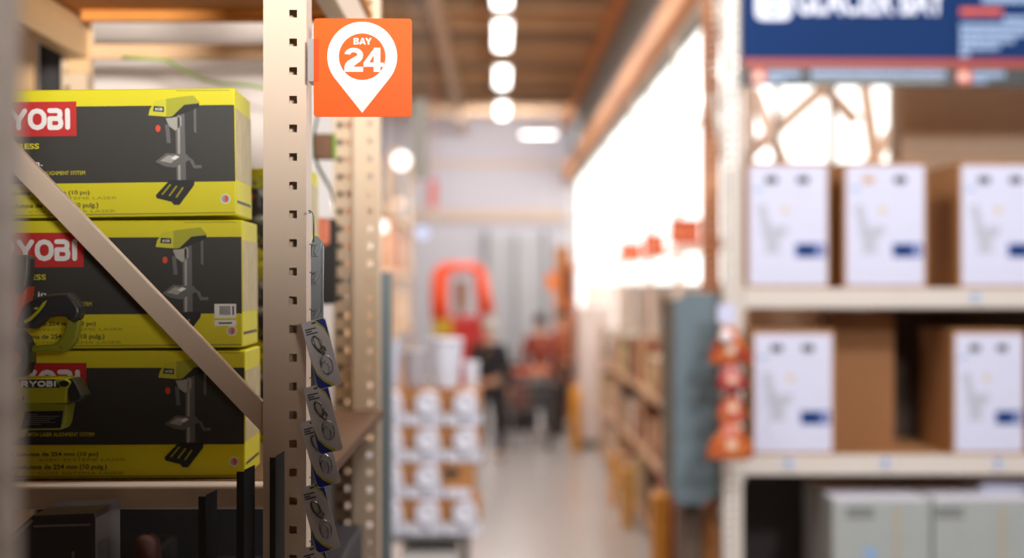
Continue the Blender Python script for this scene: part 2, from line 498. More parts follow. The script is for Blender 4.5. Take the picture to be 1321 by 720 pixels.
MB().box(WX(430, 4.2), WX(489, 4.2), 4.245, 4.26, zl-0.02, zl+0.02).build('tie_plate', M_beige2, f2)
# beams in depth
def beam(x0, x1, y0, y1, z0, z1, label, mt=M_beige, group=None):
    t = thing('shelf_beam', label, 'shelf beam', ((x0+x1)/2, (y0+y1)/2, z0), group=group)
    dx, dy, h = (x1-x0)/2, (y1-y0)/2, z1-z0
    MB().box(-dx, dx, -dy, dy, 0, h).build('beam', mt, t, bevel=0.006, seg=3)
    along_x = dx > dy
    for s in (-1, 1):
        if along_x: MB().box(s*dx-0.004, s*dx+0.004, -dy-0.006, dy+0.01, -0.04, h+0.03).build('end_plate', mt, t)
        else: MB().box(-dx-0.01, dx+0.006, s*dy-0.004, s*dy+0.004, -0.04, h+0.03).build('end_plate', mt, t)
    return t
ZD = 2.872
beam(-1.25, -1.195, 2.58, 4.135, 2.755, 2.866, 'beige shelf beam running into depth at the upper left of the photo', mat('warm_lit_beam', (226, 190, 140), 0.5, var=0.03))  # beige beam tinted with the warm light at the upper left
beam(-0.42, -0.37, 2.58, 4.135, 2.755, 2.866, 'beige shelf beam under the plywood deck behind the near slotted post', M_beige)
tag(MB().box(-1.27, -0.36, 2.576, 4.13, ZD, ZD+0.018).build('plywood_deck', M_wood), 'orange-lit plywood deck over the top lime box', 'shelf board')
tag(MB().box(-1.17, -0.46, 3.98, 4.02, ZD-0.03, ZD-0.001).build('deck_support', mat('amber_wood_bar', (232, 152, 66), 0.6)), 'amber wooden bar under the far edge of the plywood deck', 'support bar')
# lower shelf that carries the boxes
ZS = WZ(617, 2.68)
tag(MB().box(-1.27, -0.33, 2.60, 2.652, ZS-0.046, ZS).build('shelf_beam', M_beige, bevel=0.007, seg=3), 'pale beam under the lowest lime box', 'shelf beam')
tag(MB().box(-1.27, -0.33, 2.655, 4.12, ZS-0.02, ZS).build('shelf_deck', M_dcard), 'dark shelf board the lime boxes stand on', 'shelf board')
# out-of-focus post very near the camera
np_ = post_mb(WX(-110, 1.05), WX(-6, 1.05), 1.05, 1.11, 0, 3.6, [WX(-40, 1.05)], 0.0138, 0.0508, 2.0).build('slotted_post', mat('near_post_paint', (196, 186, 174), 0.4))
tag(np_, 'blurred pale post very close at the left edge of the photo', 'rack post')

# ------------------------------------------------------------------ drill press boxes (lime and black)
def drill_box(label, group):
    """origin: lower right front corner; the front looks along -Y"""
    t = thing('drill_press_box', label, 'boxed tool', group=group)
    L, H, D = 0.515, 0.2425, 0.20
    px = H/165.0
    b = MB()
    b.box(-L, 0, 0, D, 0, H, 0)
    b.build('carton', [M_lime], t, bevel=0.003)
    b = MB()
    e = 0.0006
    b.box(-L+0.001, -0.0015, -e, 0, H-121*px, H-22*px, 0)
    b.box(-L+0.003, -0.003, -e*0.6, 0, 0.004, 0.0065, 3)                       # crease near the bottom flap
    b.box(-0.11, -0.01, -e*0.6, 0, H-3.5*px, H-2.5*px, 3)
    # side face bands
    b.box(0, e, 0.002, D-0.002, H-118*px, H-26*px, 4)
    b.prism([( -0.0,0)]*0 or [(0.0004,H*0.1),(0.0008,H*0.1),(0.0008,H*0.12),(0.0004,H*0.12)], 0.01, D*0.9, 0)
    b.build('printed_panel', [M_black, M_lime, M_white, M_dyel, mat('faded_side_print', (196, 180, 130), 0.5, var=0.3, scale=30)], t)
    # red brand plate
    b = MB()
    x1 = -(305-102)*px; x0 = x1-118*px
    b.box(x0, x1, -0.0014, 0, H-60*px, H-15.5*px, 0)
    stroke_word(b, 'RYOBI', x0+10*px, x1-8*px, H-52*px, H-24*px, -0.0014, 1, 6.2*px)
    b.build('brand_plate', [M_red, M_white], t)
    # lettering
    b = MB()
    text_to(b, 'DRILL PRESS', -(305+20)*px, -(305-54)*px, H-76*px, H-69*px, -e, 0, 0.0005, 0.02)
    text_to(b, '10 in.', -(305-25)*px, -(305-58)*px, H-98*px, H-91*px, -e, 1, 0.0005, 0.01)
    text_to(b, 'DRILL PRESS WITH LASER ALIGNMENT SYSTEM', -(305+5)*px, -(305-112)*px, H-110*px, H-105*px, -e, 0, 0.0005, 0.0)
    text_to(b, 'Perceuse à colonne de 254 mm (10 po)', -(305+30)*px, -(305-117)*px, H-137*px, H-130*px, 0, 2, 0.0006, 0.012)
    text_to(b, 'AVEC SYSTEME LASER', -(305-40)*px, -(305-152)*px, H-142*px, H-138.5*px, 0, 3, 0.0005)
    text_to(b, 'Taladro de columna de 254 mm (10 pulg.)', -(305+30)*px, -(305-128)*px, H-154*px, H-146*px, 0, 2, 0.0006, 0.012)
    text_to(b, 'CON SISTEMA LASER', -(305-40)*px, -(305-150)*px, H-159*px, H-155.5*px, 0, 3, 0.0005)
    b.build('lettering', [M_lime, M_white, M_black, M_dyel], t)
    # picture of the drill press
    def q(pts): return [(-(305-x)*px, H-(y-121.5)*px) for x, y in pts]
    b = MB()
    E = -0.0012
    b.prism(q([(228,150),(240,150),(241,240),(229,240)]), E, 0, 1)                    # column
    b.prism(q([(231,150),(234,150),(234,240),(231,240)]), E-0.0002, 0, 2)
    b.prism(q([(196,148),(203,137),(217,135),(218,158),(194,156)]), E-0.0003, 0, 0)   # head
    b.prism(q([(217,135),(240,132),(252,131),(259,139),(259,145),(246,150),(222,158),(217,158)]), E-0.0004, 0, 5)
    b.prism(q([(240,143),(259,141),(259,146),(240,154),(222,160)]), E-0.0005, 0, 3)
    b.prism(q([(201,144),(214,145),(214,152),(200,151)]), E-0.0006, 0, 3)
    text_to(b, 'RYOBI', -(305-203)*px, -(305-212)*px, H-(150-121.5)*px, H-(146.5-121.5)*px, E-0.0006, 4, 0.0003, 0.02)
    b.prism(q([(216,160),(236,158),(236,170),(228,176),(220,170)]), E-0.0002, 0, 2)   # spindle
    b.prism(q([(215,168),(220,168),(222,192),(217,192)]), E-0.0002, 0, 1)
    b.prism(q([(252,148),(255,147),(255,180),(252,178)]), E-0.0002, 0, 1)
    b.prism(q([(202,216),(216,205),(243,207),(246,214),(226,224),(214,222)]), E-0.0003, 0, 1)  # table
    b.prism(q([(208,215),(218,208),(232,209),(222,218)]), E-0.0004, 0, 2)
    b.prism(q([(222,212),(228,208),(233,210),(227,214)]), E-0.0006, 0, 4)
    b.prism(q([(243,209),(250,214),(253,221),(261,221),(261,225),(251,225),(246,215)]), E-0.0002, 0, 1)  # crank
    b.prism(q([(220,240),(252,240),(251,247),(232,272),(225,272),(222,268),(203,263),(202,259)]), E-0.0004, 0, 6)  # base
    for k in range(3):
        b.prism(q([(209+9*k,258+2*k),(211+9*k,259+2*k),(222+8*k,246+2*k),(220+8*k,245+2*k)]), E-0.0006, 0, 3 if k > 5 else 7)
    b.prism([(p[0], p[1]) for p in disc_pts(-(305-206)*px, H-(173-121.5)*px, 3.2*px, 4.5*px)], E, 0, 8)
    b.prism(disc_pts(-(305-291)*px, H-(265-121.5)*px, 6.2*px), E*0.5, 0, 4)
    b.prism(disc_pts(-(305-291)*px, H-(265-121.5)*px, 5.2*px), E*0.6, 0, 9)
    b.prism(disc_pts(-(305-292)*px, H-(265-121.5)*px, 2.0*px, 4*px), E*0.7, 0, 8)
    b.build('printed_picture', [mat('lime_picture', (206, 204, 40), 0.5), mat('picture_mid_grey', (104, 104, 104), 0.5), M_lgreyp, mat('picture_black', (30, 30, 30), 0.5), M_white, mat('lime_picture_shaded', (172, 172, 36), 0.5), mat('picture_black', (30, 30, 30)), M_dyel, mat('picture_orange_red', (226, 74, 40), 0.5), M_lgreyp], t)
    return t
YB = 2.68
sc_ = 1.0
tops = [(286.5, 306, 0.9, 'top'), (451.5, 314, 0.35, 'middle'), (617, 317, 0.0, 'bottom')]
g = 'lime and black tool boxes stacked on the shelf'
protos = None
for i, (yb, xr, roll, nm) in enumerate(tops):
    lb = {'top': 'topmost lime and black boxed drill press of the near stack', 'middle': 'middle boxed drill press of the near stack, with white barcode stickers', 'bottom': 'lowest lime and black boxed drill press, standing on the shelf board'}[nm]
    loc = (WX(xr, YB), YB, ZS + (2-i)*0.2452 + (0.001 if i == 2 else 0.0015*(2-i)))
    if protos is None:
        protos = drill_box(lb, g); o = protos
        o.location = loc
    else: o = dup(protos, loc, label=lb)
    # the carton is turned a touch and tips on its left end
    o.rotation_euler = (0, -math.radians(roll), math.radians(1.5))
    if roll: o.location.z += 0.515*math.sin(math.radians(roll))*0.9
    if i == 1:
        b = MB()
        b.box(-0.053, -0.012, -0.0016, -0.0002, 0.056, 0.083, 0)
        b.box(-0.053, -0.012, -0.0016, -0.0002, 0.041, 0.052, 0)
        for k in range(7):
            b.box(-0.043+k*0.003, -0.0413+k*0.003, -0.002, -0.0016, 0.062, 0.079, 1)
        b.box(-0.019, -0.016, -0.002, -0.0016, 0.062, 0.079, 1)
        b.box(-0.045, -0.02, -0.002, -0.0016, 0.045, 0.048, 1)
        st = b.build('barcode_sticker', [M_white, M_black], o)
        st['label'] = 'white barcode stickers on the right end'
# plastic wrap on the right end of the top box
for i, nm in enumerate(('lowest', 'middle', 'topmost')):
    o = dup(protos, (-0.437, 3.28, ZS+0.001+i*0.2135), (0, 0, 0), label='lime and black tool box of the rear stack, %s one' % nm, group='rear stack of tool boxes', scale=(0.9, 0.9, 0.87))
# a pale wrapped pallet filling the back of the bay
pw = thing('wrapped_pallet_load', 'pale grey wrapped pallet load filling the back of the bay behind the lime boxes', 'pallet load', (0, 0, 0))
MB().box(-1.95, -0.62, 4.55, 5.4, 1.62, 3.55).build('wrapped_load', mat('pale_shrink_wrap', (214, 204, 196), 0.35, var=0.05, scale=3, bump=0.4), pw, bevel=0.03)
b = MB()
for x in (-1.9, -1.3, -0.72): b.box(x, x+0.09, 4.55, 5.4, 1.46, 1.56)
for k in range(6): b.box(-1.95, -0.62, 4.55+k*0.15, 4.65+k*0.15, 1.56, 1.62)
b.build('pallet', M_card, pw)
tag(MB().box(-1.95, -0.60, 4.5, 5.4, 0, 1.459).build('shade_crate', mat('near_black_shade', (44, 42, 42), 0.7), bevel=0.01), 'dark crate for shade at the back of the lower bay, under the pale pallet load', 'crate')  # added near-black block that keeps the lower bay dark
# tan panel and dark post seen between the beam and boxes, upper left
tag(MB().box(-1.66, -1.41, 4.3, 4.34, 0.0, 3.3).build('tan_board', mat('tan_board', (206, 166, 120), 0.7), bevel=0.003), 'tan upright board behind the beam at the upper left', 'board')
tag(MB().box(-1.375, -1.325, 4.3, 4.36, 0, 3.4).box(-1.405, -1.30, 4.34, 4.36, 0, 3.4).build('dark_upright', mat('dark_upright', (46, 44, 44), 0.6)), 'dark upright bar beside the tan board at the upper left', 'upright bar')
# green strap
pts = []
ctrl = [(160, 74), (215, 78), (240, 92), (262, 103), (290, 109), (325, 111), (350, 116), (380, 124)]
for i in range(len(ctrl)-1):
    for k in range(4):
        u = k/4
        pts.append((WX(ctrl[i][0]*(1-u)+ctrl[i+1][0]*u, 4.14), 4.138, WZ(ctrl[i][1]*(1-u)+ctrl[i+1][1]*u, 4.14)))
tag(MB().tube(pts, 0.0085, 8, flat=0.5).build('green_strap', mat('green_webbing', (150, 190, 62), 0.7)), 'thin green strap looping above the top lime box', 'strap')

# ------------------------------------------------------------------ orange bay sign
YS = 2.47
t = thing('bay_sign', 'square orange BAY 24 sign with a white map pin, clipped to the slotted post', 'sign', (WX(468, YS), YS, WZ(88, YS)))
k_ = YS/F
def s_(x, y): return ((x-468)*k_, (88-y)*k_)
x0, z1 = s_(405, 24); x1, z0 = s_(531.5, 151)
MB().prism(rrect(x0, x1, z0, z1, 0.006), -0.001, 0.001, 0).build('sign_plate', M_orange, t, bevel=0.0004)
b = MB()
cx, cz = s_(467.5, 73.5)
R = 45*k_
ang = math.radians(36)
tip = s_(467.5, 146)
# pin ring: outer teardrop with a round opening
outer = [(cx+R*math.cos(a), cz+R*math.sin(a)) for a in [(-ang)+(PI+2*ang)*i/48 for i in range(49)]]
NI = 48
inner = [(cx+30*k_*math.cos(-ang+(PI+2*ang)*i/NI), cz+30*k_*math.sin(-ang+(PI+2*ang)*i/NI)) for i in range(NI+1)]
vs_ = [(p[0], -0.0017, p[1]) for p in outer] + [(p[0], -0.0017, p[1]) for p in inner]
b.add(vs_, [(i, i+1, NI+1+i+1, NI+1+i) for i in range(NI)])
low = [(cx+30*k_*math.cos(a), cz+30*k_*math.sin(a)) for a in [PI+ang+(PI-2*ang)*i/24 for i in range(25)]]
# lower body: fan between tip edge and inner arc
pl = [outer[-1], tip, outer[0]]
edge = []
for i in range(25):
    u = i/24
    if u < 0.5: q = (outer[-1][0]*(1-2*u)+tip[0]*2*u, outer[-1][1]*(1-2*u)+tip[1]*2*u)
    else: q = (tip[0]*(2-2*u)+outer[0][0]*(2*u-1), tip[1]*(2-2*u)+outer[0][1]*(2*u-1))
    edge.append(q)
b.add([(p[0], -0.0017, p[1]) for p in low]+[(p[0], -0.0017, p[1]) for p in edge], [(i, 25+i, 26+i, i+1) for i in range(24)])
pin = b.build('map_pin', M_white, t)
sm = pin.modifiers.new('thick', 'SOLIDIFY'); sm.thickness = 0.0006; sm.offset = 0
b = MB()
GD = [0]
def glyph(pts, ox, w_, ytop, h, rev=False):
    GD[0] += 1
    b.prism([s_(ox+p[0]*w_, ytop+(1-p[1])*h) for p in pts], -0.0018-0.000008*GD[0], -0.0010)
# B A Y
for part in ([(0,0),(0,1),(.3,1),(.3,0)], [(.3,1),(.62,1),(.86,.92),(.9,.74),(.82,.58),(.7,.52),(.3,.56),(.3,.6),(.55,.62),(.6,.7),(.55,.79),(.3,.8)],
             [(.3,.56),(.7,.54),(.9,.44),(.97,.28),(.88,.08),(.62,0),(.3,0),(.3,.2),(.58,.21),(.66,.3),(.58,.4),(.3,.42)]):
    glyph(part, 456.3, 7.4, 49.3, 8.4)
for part in ([(0,0),(.36,1),(.64,1),(.5,.72),(.28,0)], [(.36,1),(.64,1),(1,0),(.72,0),(.5,.72)], [(.3,.18),(.7,.18),(.64,.38),(.36,.38)]):
    glyph(part, 463.6, 8.6, 49.3, 8.4)
for part in ([(0,1),(.32,1),(.5,.66),(.68,1),(1,1),(.64,.4),(.36,.4)], [(.36,.42),(.64,.42),(.64,0),(.36,0)]):
    glyph(part, 471.3, 8.4, 49.3, 8.4)
# 2
arc = [(.5+.5*math.cos(a), .70+.30*math.sin(a)) for a in [math.radians(172-12*i) for i in range(19)]]
arc_in = [(.5+.19*math.cos(a), .70+.115*math.sin(a)) for a in [math.radians(172-12*i) for i in range(19)]]
for i in range(15):
    glyph([arc[i], arc[i+1], arc_in[i+1], arc_in[i]], 444.6, 24.0, 62, 31)
glyph([arc[15], (.97,.56), (.86,.44), (.64,.32), (.52,.24), (.5,.20), (0,.20), (.04,.32), (.16,.44), (.42,.57), arc_in[15]], 444.6, 24.0, 62, 31)
glyph([(0,0),(1,0),(1,.21),(0,.21)], 444.6, 24.0, 62, 31)
# 4
glyph([(0,.21),(1,.21),(1,.38),(0,.40)], 469.2, 26.0, 62, 31)
glyph([(.50,0),(.83,0),(.83,1),(.50,1)], 469.2, 26.0, 62, 31)
glyph([(0,.38),(.27,.38),(.54,.74),(.54,1.0)], 469.2, 26.0, 62, 31)
b.build('sign_lettering', M_white, t)
b = MB()
xa, za = s_(398, 105.5); xb, zb_ = s_(404.8, 50.5)
b.box(xa, xb+0.0005, -0.004, 0.05, za, zb_, 0)
b.box(xb, s_(412, 0)[0], -0.0035, -0.0018, za, zb_, 1)
b.build('clear_clip', [mat('clip_grey', (176, 170, 168), 0.3), mat('clip_over_orange', (222, 84, 30), 0.25)], t)

# ------------------------------------------------------------------ clip strip with keychain cards
M_key = mat('keyring_metal', (130, 122, 112), 0.25, metal=0.9)
YC = 2.45
t = thing('clip_strip', 'grey metal clip strip hooked to the side of the near slotted post', 'clip strip', (WX(408, YC), YC, WZ(305, YC)))
k_ = YC/F
def c_(x, y): return ((x-408)*k_, (305-y)*k_)
wire = [(c_(394, 272)[0], 0.06, c_(394, 273)[1]), (c_(398, 271)[0], 0.03, c_(398, 272)[1])]
for i in range(7):
    a = PI/2*(1-i/6)
    wire.append((c_(399+6*math.cos(a), 0)[0], 0.0, c_(0, 280-8*math.sin(a))[1]))
wire.append((c_(405, 0)[0], 0, c_(0, 312)[1]))
MB().tube(wire, 0.0014, 8).build('wire_hook', M_steel, t)
b = MB()
b.prism([c_(402, 312), c_(405, 304), c_(410, 305), c_(417, 313), c_(418, 320), c_(417, 408), c_(417, 760), c_(401, 760), c_(401, 316)], 0.004, 0.0055, 0)
b.box(c_(415.5, 0)[0], c_(417.5, 0)[0], -0.001, 0.004, c_(0, 760)[1], c_(0, 318)[1], 0)
b.build('backing_strip', M_steel, t)
for k, yy in enumerate((316, 352, 400, 488, 532, 616, 698)):
    b = MB()
    b.tube([(c_(400, 0)[0], -0.003, c_(0, yy-1)[1]), (c_(406, 0)[0], -0.005, c_(0, yy+1)[1]), (c_(411, 0)[0], -0.003, c_(0, yy-2)[1])], 0.0011, 6)
    b.prism([c_(409, yy-2), c_(415, yy-3), c_(413, yy+5), c_(408, yy+13), c_(405, yy+10)], -0.004, 0.002)
    b.tube([(c_(403, 0)[0], -0.002, c_(0, yy+2)[1]), (c_(403, 0)[0], -0.002, c_(0, yy+14)[1]), (c_(410, 0)[0], -0.002, c_(0, yy+15)[1])], 0.0009, 6)
    b.build('spring_clip', M_steel, t, bevel=0.0005)
def key_card(label):
    t = thing('keychain_card', label, 'packaged keychain', group='keychain cards on the clip strip')
    w, h = 0.0425, 0.118        # origin: top centre
    r = 0.005
    MB().prism(rrect(-w/2, w/2, -h, 0, r), 0, 0.0006).build('card', mat('card_stock_white', (222, 218, 222), 0.5), t)
    b = MB()
    b.prism([(0.004, -0.001), (w/2-0.004, -0.001), (w/2-0.0008, -0.006), (w/2-0.0008, -0.034), (0.0155, -0.016)], -0.0003, 0.0, 0)
    b.prism([(-0.001, -0.001), (0.004, -0.001), (0.0155, -0.016), (w/2-0.0008, -0.034), (w/2-0.0008, -0.038), (0.013, -0.018)], -0.0004, 0.0, 1)
    b.prism([(-w/2+0.0008, -0.070), (-0.017, -0.092), (-0.008, -0.106), (0.004, -h+0.001), (-w/2+0.005, -h+0.001), (-w/2+0.0008, -h+0.006)], -0.0003, 0.0, 0)
    b.prism([(-w/2+0.0008, -0.066), (-0.015, -0.090), (-0.005, -0.104), (0.009, -h+0.003), (0.004, -h+0.001), (-0.008, -0.106), (-0.017, -0.092), (-w/2+0.0008, -0.070)], -0.0004, 0.0, 1)
    for k, (a, c) in enumerate(((0.019, 0), (0.011, 0), (0.020, 0))):
        b.box(-w/2+0.004, -w/2+0.004+a, -0.0004, 0, -0.015-k*0.004, -0.0128-k*0.004, 2)
    b.box(-0.004, 0.004, -0.0004, 0, -0.0065, -0.0035, 2)
    b.build('printed_design', [mat('card_blue', (36, 48, 160), 0.5), mat('card_lime', (196, 196, 30), 0.5), mat('card_ink', (60, 58, 66), 0.6)], t)
    # snap hook
    path = []
    for i in range(18):
        a = 2*PI*i/18
        path.append((-0.002+0.0062*math.cos(a)+0.002*math.sin(a)*-1, -0.0045, -0.040+0.0125*math.sin(a)))
    b = MB().tube(path, 0.0019, 8, closed=True)
    b.tube([(-0.004, -0.0045, -0.051), (0.004, -0.0045, -0.058), (0.0045, -0.0045, -0.062)], [0.0025, 0.0035, 0.0024], 8)
    b.tube([(0.0075, -0.0045, -0.047), (0.0085, -0.0045, -0.056)], 0.0016, 6)
    b.build('snap_hook', M_key, t)
    path = [(0.0045+0.0098*math.cos(2*PI*i/26), -0.0045+0.0008*math.sin(4*PI*i/26), -0.080+0.0165*math.sin(2*PI*i/26)) for i in range(26)]
    b = MB().tube(path, 0.0012, 8, closed=True)
    path = [(0.0015+0.0062*math.cos(2*PI*i/18), -0.0040, -0.084+0.011*math.sin(2*PI*i/18)) for i in range(18)]
    b.tube(path, 0.0013, 6, closed=True)
    b.build('split_ring', M_chrome, t)
    return t
cards = [(404, 415, 2.405, -14.5, 'white keychain card topmost on the clip strip, hook and ring showing'),
         (407, 499, 2.416, -13.5, 'second keychain card from the top, its upper edge under the first card'),
         (402, 543, 2.427, -15.5, 'third keychain card down, half hidden behind the second card'),
         (402, 627, 2.434, -15.0, 'fourth keychain card down, fully visible near the bottom of the photo'),
         (402, 706, 2.442, -15.0, 'lowest keychain card, cut off by the bottom edge of the photo')]
kc = None
for (px_, py_, Y, r, lb) in cards:
    if kc is None: kc = key_card(lb); o = kc
    else: o = dup(kc, label=lb)
    o.location = (WX(px_, Y), Y, WZ(py_-2, Y)); o.rotation_euler = (0, math.radians(r), 0)

# ------------------------------------------------------------------ power tool on the left
YT = 2.40
t = thing('cordless_power_tool', 'lime and black cordless tool with orange accents hanging before the lime boxes', 'power tool', (WX(50, YT), YT, WZ(450, YT)))
k_ = YT/F
def p_(pts): return [((x-50)*k_, (450-y)*k_) for x, y in pts]
M_tb = mat('tool_black', (50, 50, 52), 0.38); M_tl = mat('tool_lime', (180, 178, 20), 0.4, var=0.03); M_to = mat('tool_orange', (232, 70, 28), 0.4); M_tlo = mat('tool_olive_shell', (150, 150, 26), 0.45)
MB().prism(p_([(20,424),(26,404),(35,391),(48,384),(62,380),(78,378),(90,378),(98,385),(105,396),(106,403),(103,411),(94,417),(86,409),(72,408),(60,411),(54,417),(46,424),(34,424)]), 0.0, 0.036).build('handle', M_tb, t, bevel=0.007, seg=3)
MB().prism(p_([(33,414),(40,410),(50,401),(58,390),(63,387),(60,394),(52,404),(43,413),(35,417)]), -0.001, 0.001).prism(p_([(46,397),(51,396),(51,399),(47,399)]), -0.001, 0.001).build('lime_accent', M_tl, t)
MB().prism(p_([(86,409),(94,416),(103,412),(101,428),(97,441),(90,450),(82,455),(66,454),(40,455),(40,446),(62,445),(72,443),(80,433),(85,420)]), 0.008, 0.028).lathe([(0.004, 0.006), (0.004, 0.030)], (p_([(80,449)])[0][0], 0, p_([(80,449)])[0][1]), 12, axis='y').build('hand_guard', M_tlo, t, bevel=0.004)
MB().prism(p_([(14,328),(38,329),(40,334),(39,355),(36,371),(28,381),(22,378),(19,360),(16,342)]), 0.0, 0.034).build('belt_hook', mat('hook_grey', (74, 80, 84), 0.35), t, bevel=0.006, seg=3)
MB().prism(p_([(-14,340),(14,340),(20,376),(28,381),(37,368),(33,392),(24,414),(14,428),(12,440),(22,452),(28,462),(18,472),(8,482),(-14,482)]), 0.004, 0.046).build('nose_body', M_to, t, bevel=0.008, seg=3)
MB().prism(p_([(15,421),(24,423),(36,436),(38,442),(41,446),(41,468),(36,482),(26,488),(16,500),(6,504),(10,488),(20,478),(29,462),(21,450),(17,436)]), -0.004, 0.040).build('motor_cover', mat('motor_grey', (66, 70, 72), 0.35), t, bevel=0.008, seg=3)
bt = MB()
bt.prism(p_([(15,498),(28,487),(88,487),(96,492),(91,501),(90,519),(35,519),(34,514),(19,513)]), -0.010, 0.052)
bo = bt.build('battery', M_tl, t, bevel=0.004, seg=3)
b = MB(); q = p_([(28,488.5),(76,488.5),(82,499),(36,499)]); b.prism(q, -0.0112, -0.010, 0)
stroke_word(b, 'RYOBI', p_([(33,0)])[0][0], p_([(77,0)])[0][0], p_([(0,498)])[0][1], p_([(0,490)])[0][1], -0.0112, 1, 2.3*k_)
b.prism([(p[0], p[1]) for p in disc_pts(*p_([(87,494)])[0], 6.5*k_, 4*k_)], -0.0112, -0.010, 0)
b.prism([(p[0], p[1]) for p in disc_pts(*p_([(35.5,512.5)])[0], 1.6*k_, 2.6*k_)], -0.0112, -0.010, 0)
b.build('brand_label', [mat('label_black', (34, 34, 36), 0.4), M_white], bo)
MB().prism(p_([(89,488),(97,488),(104,499),(110,511),(103,517),(92,519),(91,502),(96,493)]), -0.006, 0.048).build('battery_latch', M_tb, t, bevel=0.005)
MB().prism(p_([(19,514),(90,520),(86,545),(82,554),(30,554),(23,567),(8,569),(12,545)]), -0.004, 0.046).build('battery_sleeve', M_tlo, t, bevel=0.004)
b = MB()
b.prism(p_([(36,530),(85,529),(81,551),(31,552)]), -0.0048, -0.004, 0)
for k in range(6):
    b.prism(p_([(40-k*0.7, 533+k*2.6),(40-k*0.7+(12,40,36,30,38,20)[k], 533+k*2.6),(40-k*0.7+(12,40,36,30,38,20)[k], 534+k*2.6),(40-k*0.7, 534+k*2.6)]), -0.0054, -0.0048, 1)
b.build('rating_label', [mat('label_black', (34, 34, 36)), mat('label_ink_grey', (120, 118, 112), 0.6)], t)
MB().box(p_([(-260,0)])[0][0], p_([(-5,0)])[0][0], 0.018, 0.034, 0.01, 0.03).build('display_arm', M_dsteel, t)

# ------------------------------------------------------------------ things below the shelf
def angle_bar(xa, xb, ytop, Y, label, cut=10):
    x0, x1 = WX(xa, Y), WX(xb, Y); zt = WZ(ytop, Y)
    b = MB(); zb_ = 0.72
    b.prism([(x0, zb_), (x0+(x1-x0)*0.48, zb_), (x0+(x1-x0)*0.48, zt-0.008), (x0, zt-0.008)], 0, 0.004)
    b.add([(x0+(x1-x0)*0.48, 0, zb_), (x1, 0.028, zb_), (x1, 0.028, zt), (x0+(x1-x0)*0.48, 0.0, zt-0.005),
           (x0+(x1-x0)*0.48, 0.004, zb_), (x1-0.001, 0.032, zb_), (x1-0.001, 0.032, zt), (x0+(x1-x0)*0.48, 0.004, zt-0.005)],
          [(0,1,2,3),(7,6,5,4),(3,2,6,7),(1,5,6,2),(0,4,5,1),(0,3,7,4)])
    o = b.build('steel_angle_bar', M_dsteel); o.location = (0, Y, 0)
    return tag(o, label, 'steel bar', 'dark steel bars standing below the shelf')
angle_bar(348.5, 364.5, 584, 2.43, 'dark steel angle bar standing in front of the slotted post')
angle_bar(306, 326, 602, 2.40, 'dark steel angle bar overlapping the pale beam, just left of the post')
angle_bar(257, 277, 634, 2.40, 'dark steel angle bar rising to the lower edge of the pale beam')
angle_bar(125, 134, 699, 2.44, 'short dark steel bar beside the slanted grey case')
tag(MB().box(-1.4, -0.33, 2.36, 2.49, 0.69, 0.72).build('bar_rest', M_dsteel), 'low rail the steel angle bars stand on', 'rail')
b = MB().lathe([(0.024, 0), (0.025, 0.9), (0.022, 0.93), (0.012, 0.94)], (WX(192, 2.6), 2.60, WZ(688, 2.6)-0.94), 20)
tag(b.build('roll_of_fabric', mat('dull_red_brown_roll', (98, 62, 52), 0.8)), 'dull red-brown upright roll at the bottom edge of the photo', 'roll')
Yc = 2.42
b = MB()
q = [W(x, y, Yc) for x, y in [(-10,712),(42,666),(44,664),(123,661),(125,668),(125,790),(-10,790)]]
b.prism(q, 0, 0.16, 0)
b.prism([W(x, y, Yc) for x, y in [(46,676),(119,674),(119,677),(46,679)]], -0.002, 0, 1)
b.prism([W(x, y, Yc) for x, y in [(-4,714),(43,669),(46,671),(0,717)]], -0.002, 0, 1)
b.prism(disc_pts(*W(97, 714, Yc), 0.003, 0.006), -0.003, 0, 1)
o = b.build('tool_case', [mat('dark_grey_case', (66, 62, 62), 0.35), mat('case_edge', (120, 114, 110), 0.4)], bevel=0.004); o.location = (0, Yc, 0)
tag(o, 'dark grey case with a slanted corner at the bottom left corner', 'tool case')
# near-black cartons added as a dark backing for the shaded lower bay
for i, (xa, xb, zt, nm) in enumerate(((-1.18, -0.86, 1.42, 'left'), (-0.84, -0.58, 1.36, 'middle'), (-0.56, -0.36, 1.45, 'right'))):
    o = MB().box(-(xb-xa)/2, (xb-xa)/2, 0, 0.8, 0, zt).build('shade_carton', mat('near_black_backing', (44, 42, 44), 0.7)); o.location = ((xa+xb)/2, 3.0, 0.0)
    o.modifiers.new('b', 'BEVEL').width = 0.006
    tag(o, 'added dark carton standing in for the shade below the shelf, %s one of three' % nm, 'carton', 'added dark cartons below the shelf')

# ------------------------------------------------------------------ goods seen between the two posts
o = MB().box(-0.028, 0.028, 0, 0.04, 0, 0.07, 0).box(0.0285, 0.034, -0.002, 0.042, -0.002, 0.072, 1).build('brown_pouch', [mat('brown_pouch', (122, 84, 58), 0.6), mat('green_edge', (120, 170, 40), 0.5)])
o.location = (WX(416, 3.9), 3.9, WZ(205, 3.9)); tag(o, 'small brown pack with a green edge just below the orange sign', 'pack')
tag(MB().tube([(0, 0, 0), (0, 0.235, 0)], 0.004, 6).build('peg_bar', M_steel, loc=(WX(416, 3.9), 3.94, WZ(175, 3.9))), 'steel peg holding the brown pack with a green edge', 'peg')
o.modifiers.new('b', 'BEVEL').width = 0.004
pts = [W(x, y, 3.85) for x, y in [(449, 52), (440, 70), (424, 110), (410, 150), (404, 178), (405, 200), (412, 218), (420, 232), (427, 245), (431, 262)]]
tag(MB().tube([(p[0], 3.85, p[1]) for i, p in enumerate(pts)], [0.006, 0.008, 0.009, 0.009, 0.009, 0.01, 0.012, 0.012, 0.009, 0.005], 8, flat=0.4).build('green_webbing_strip', mat('dark_green_cord', (54, 66, 30), 0.6)), 'dark green cord hanging behind the orange sign', 'cord')
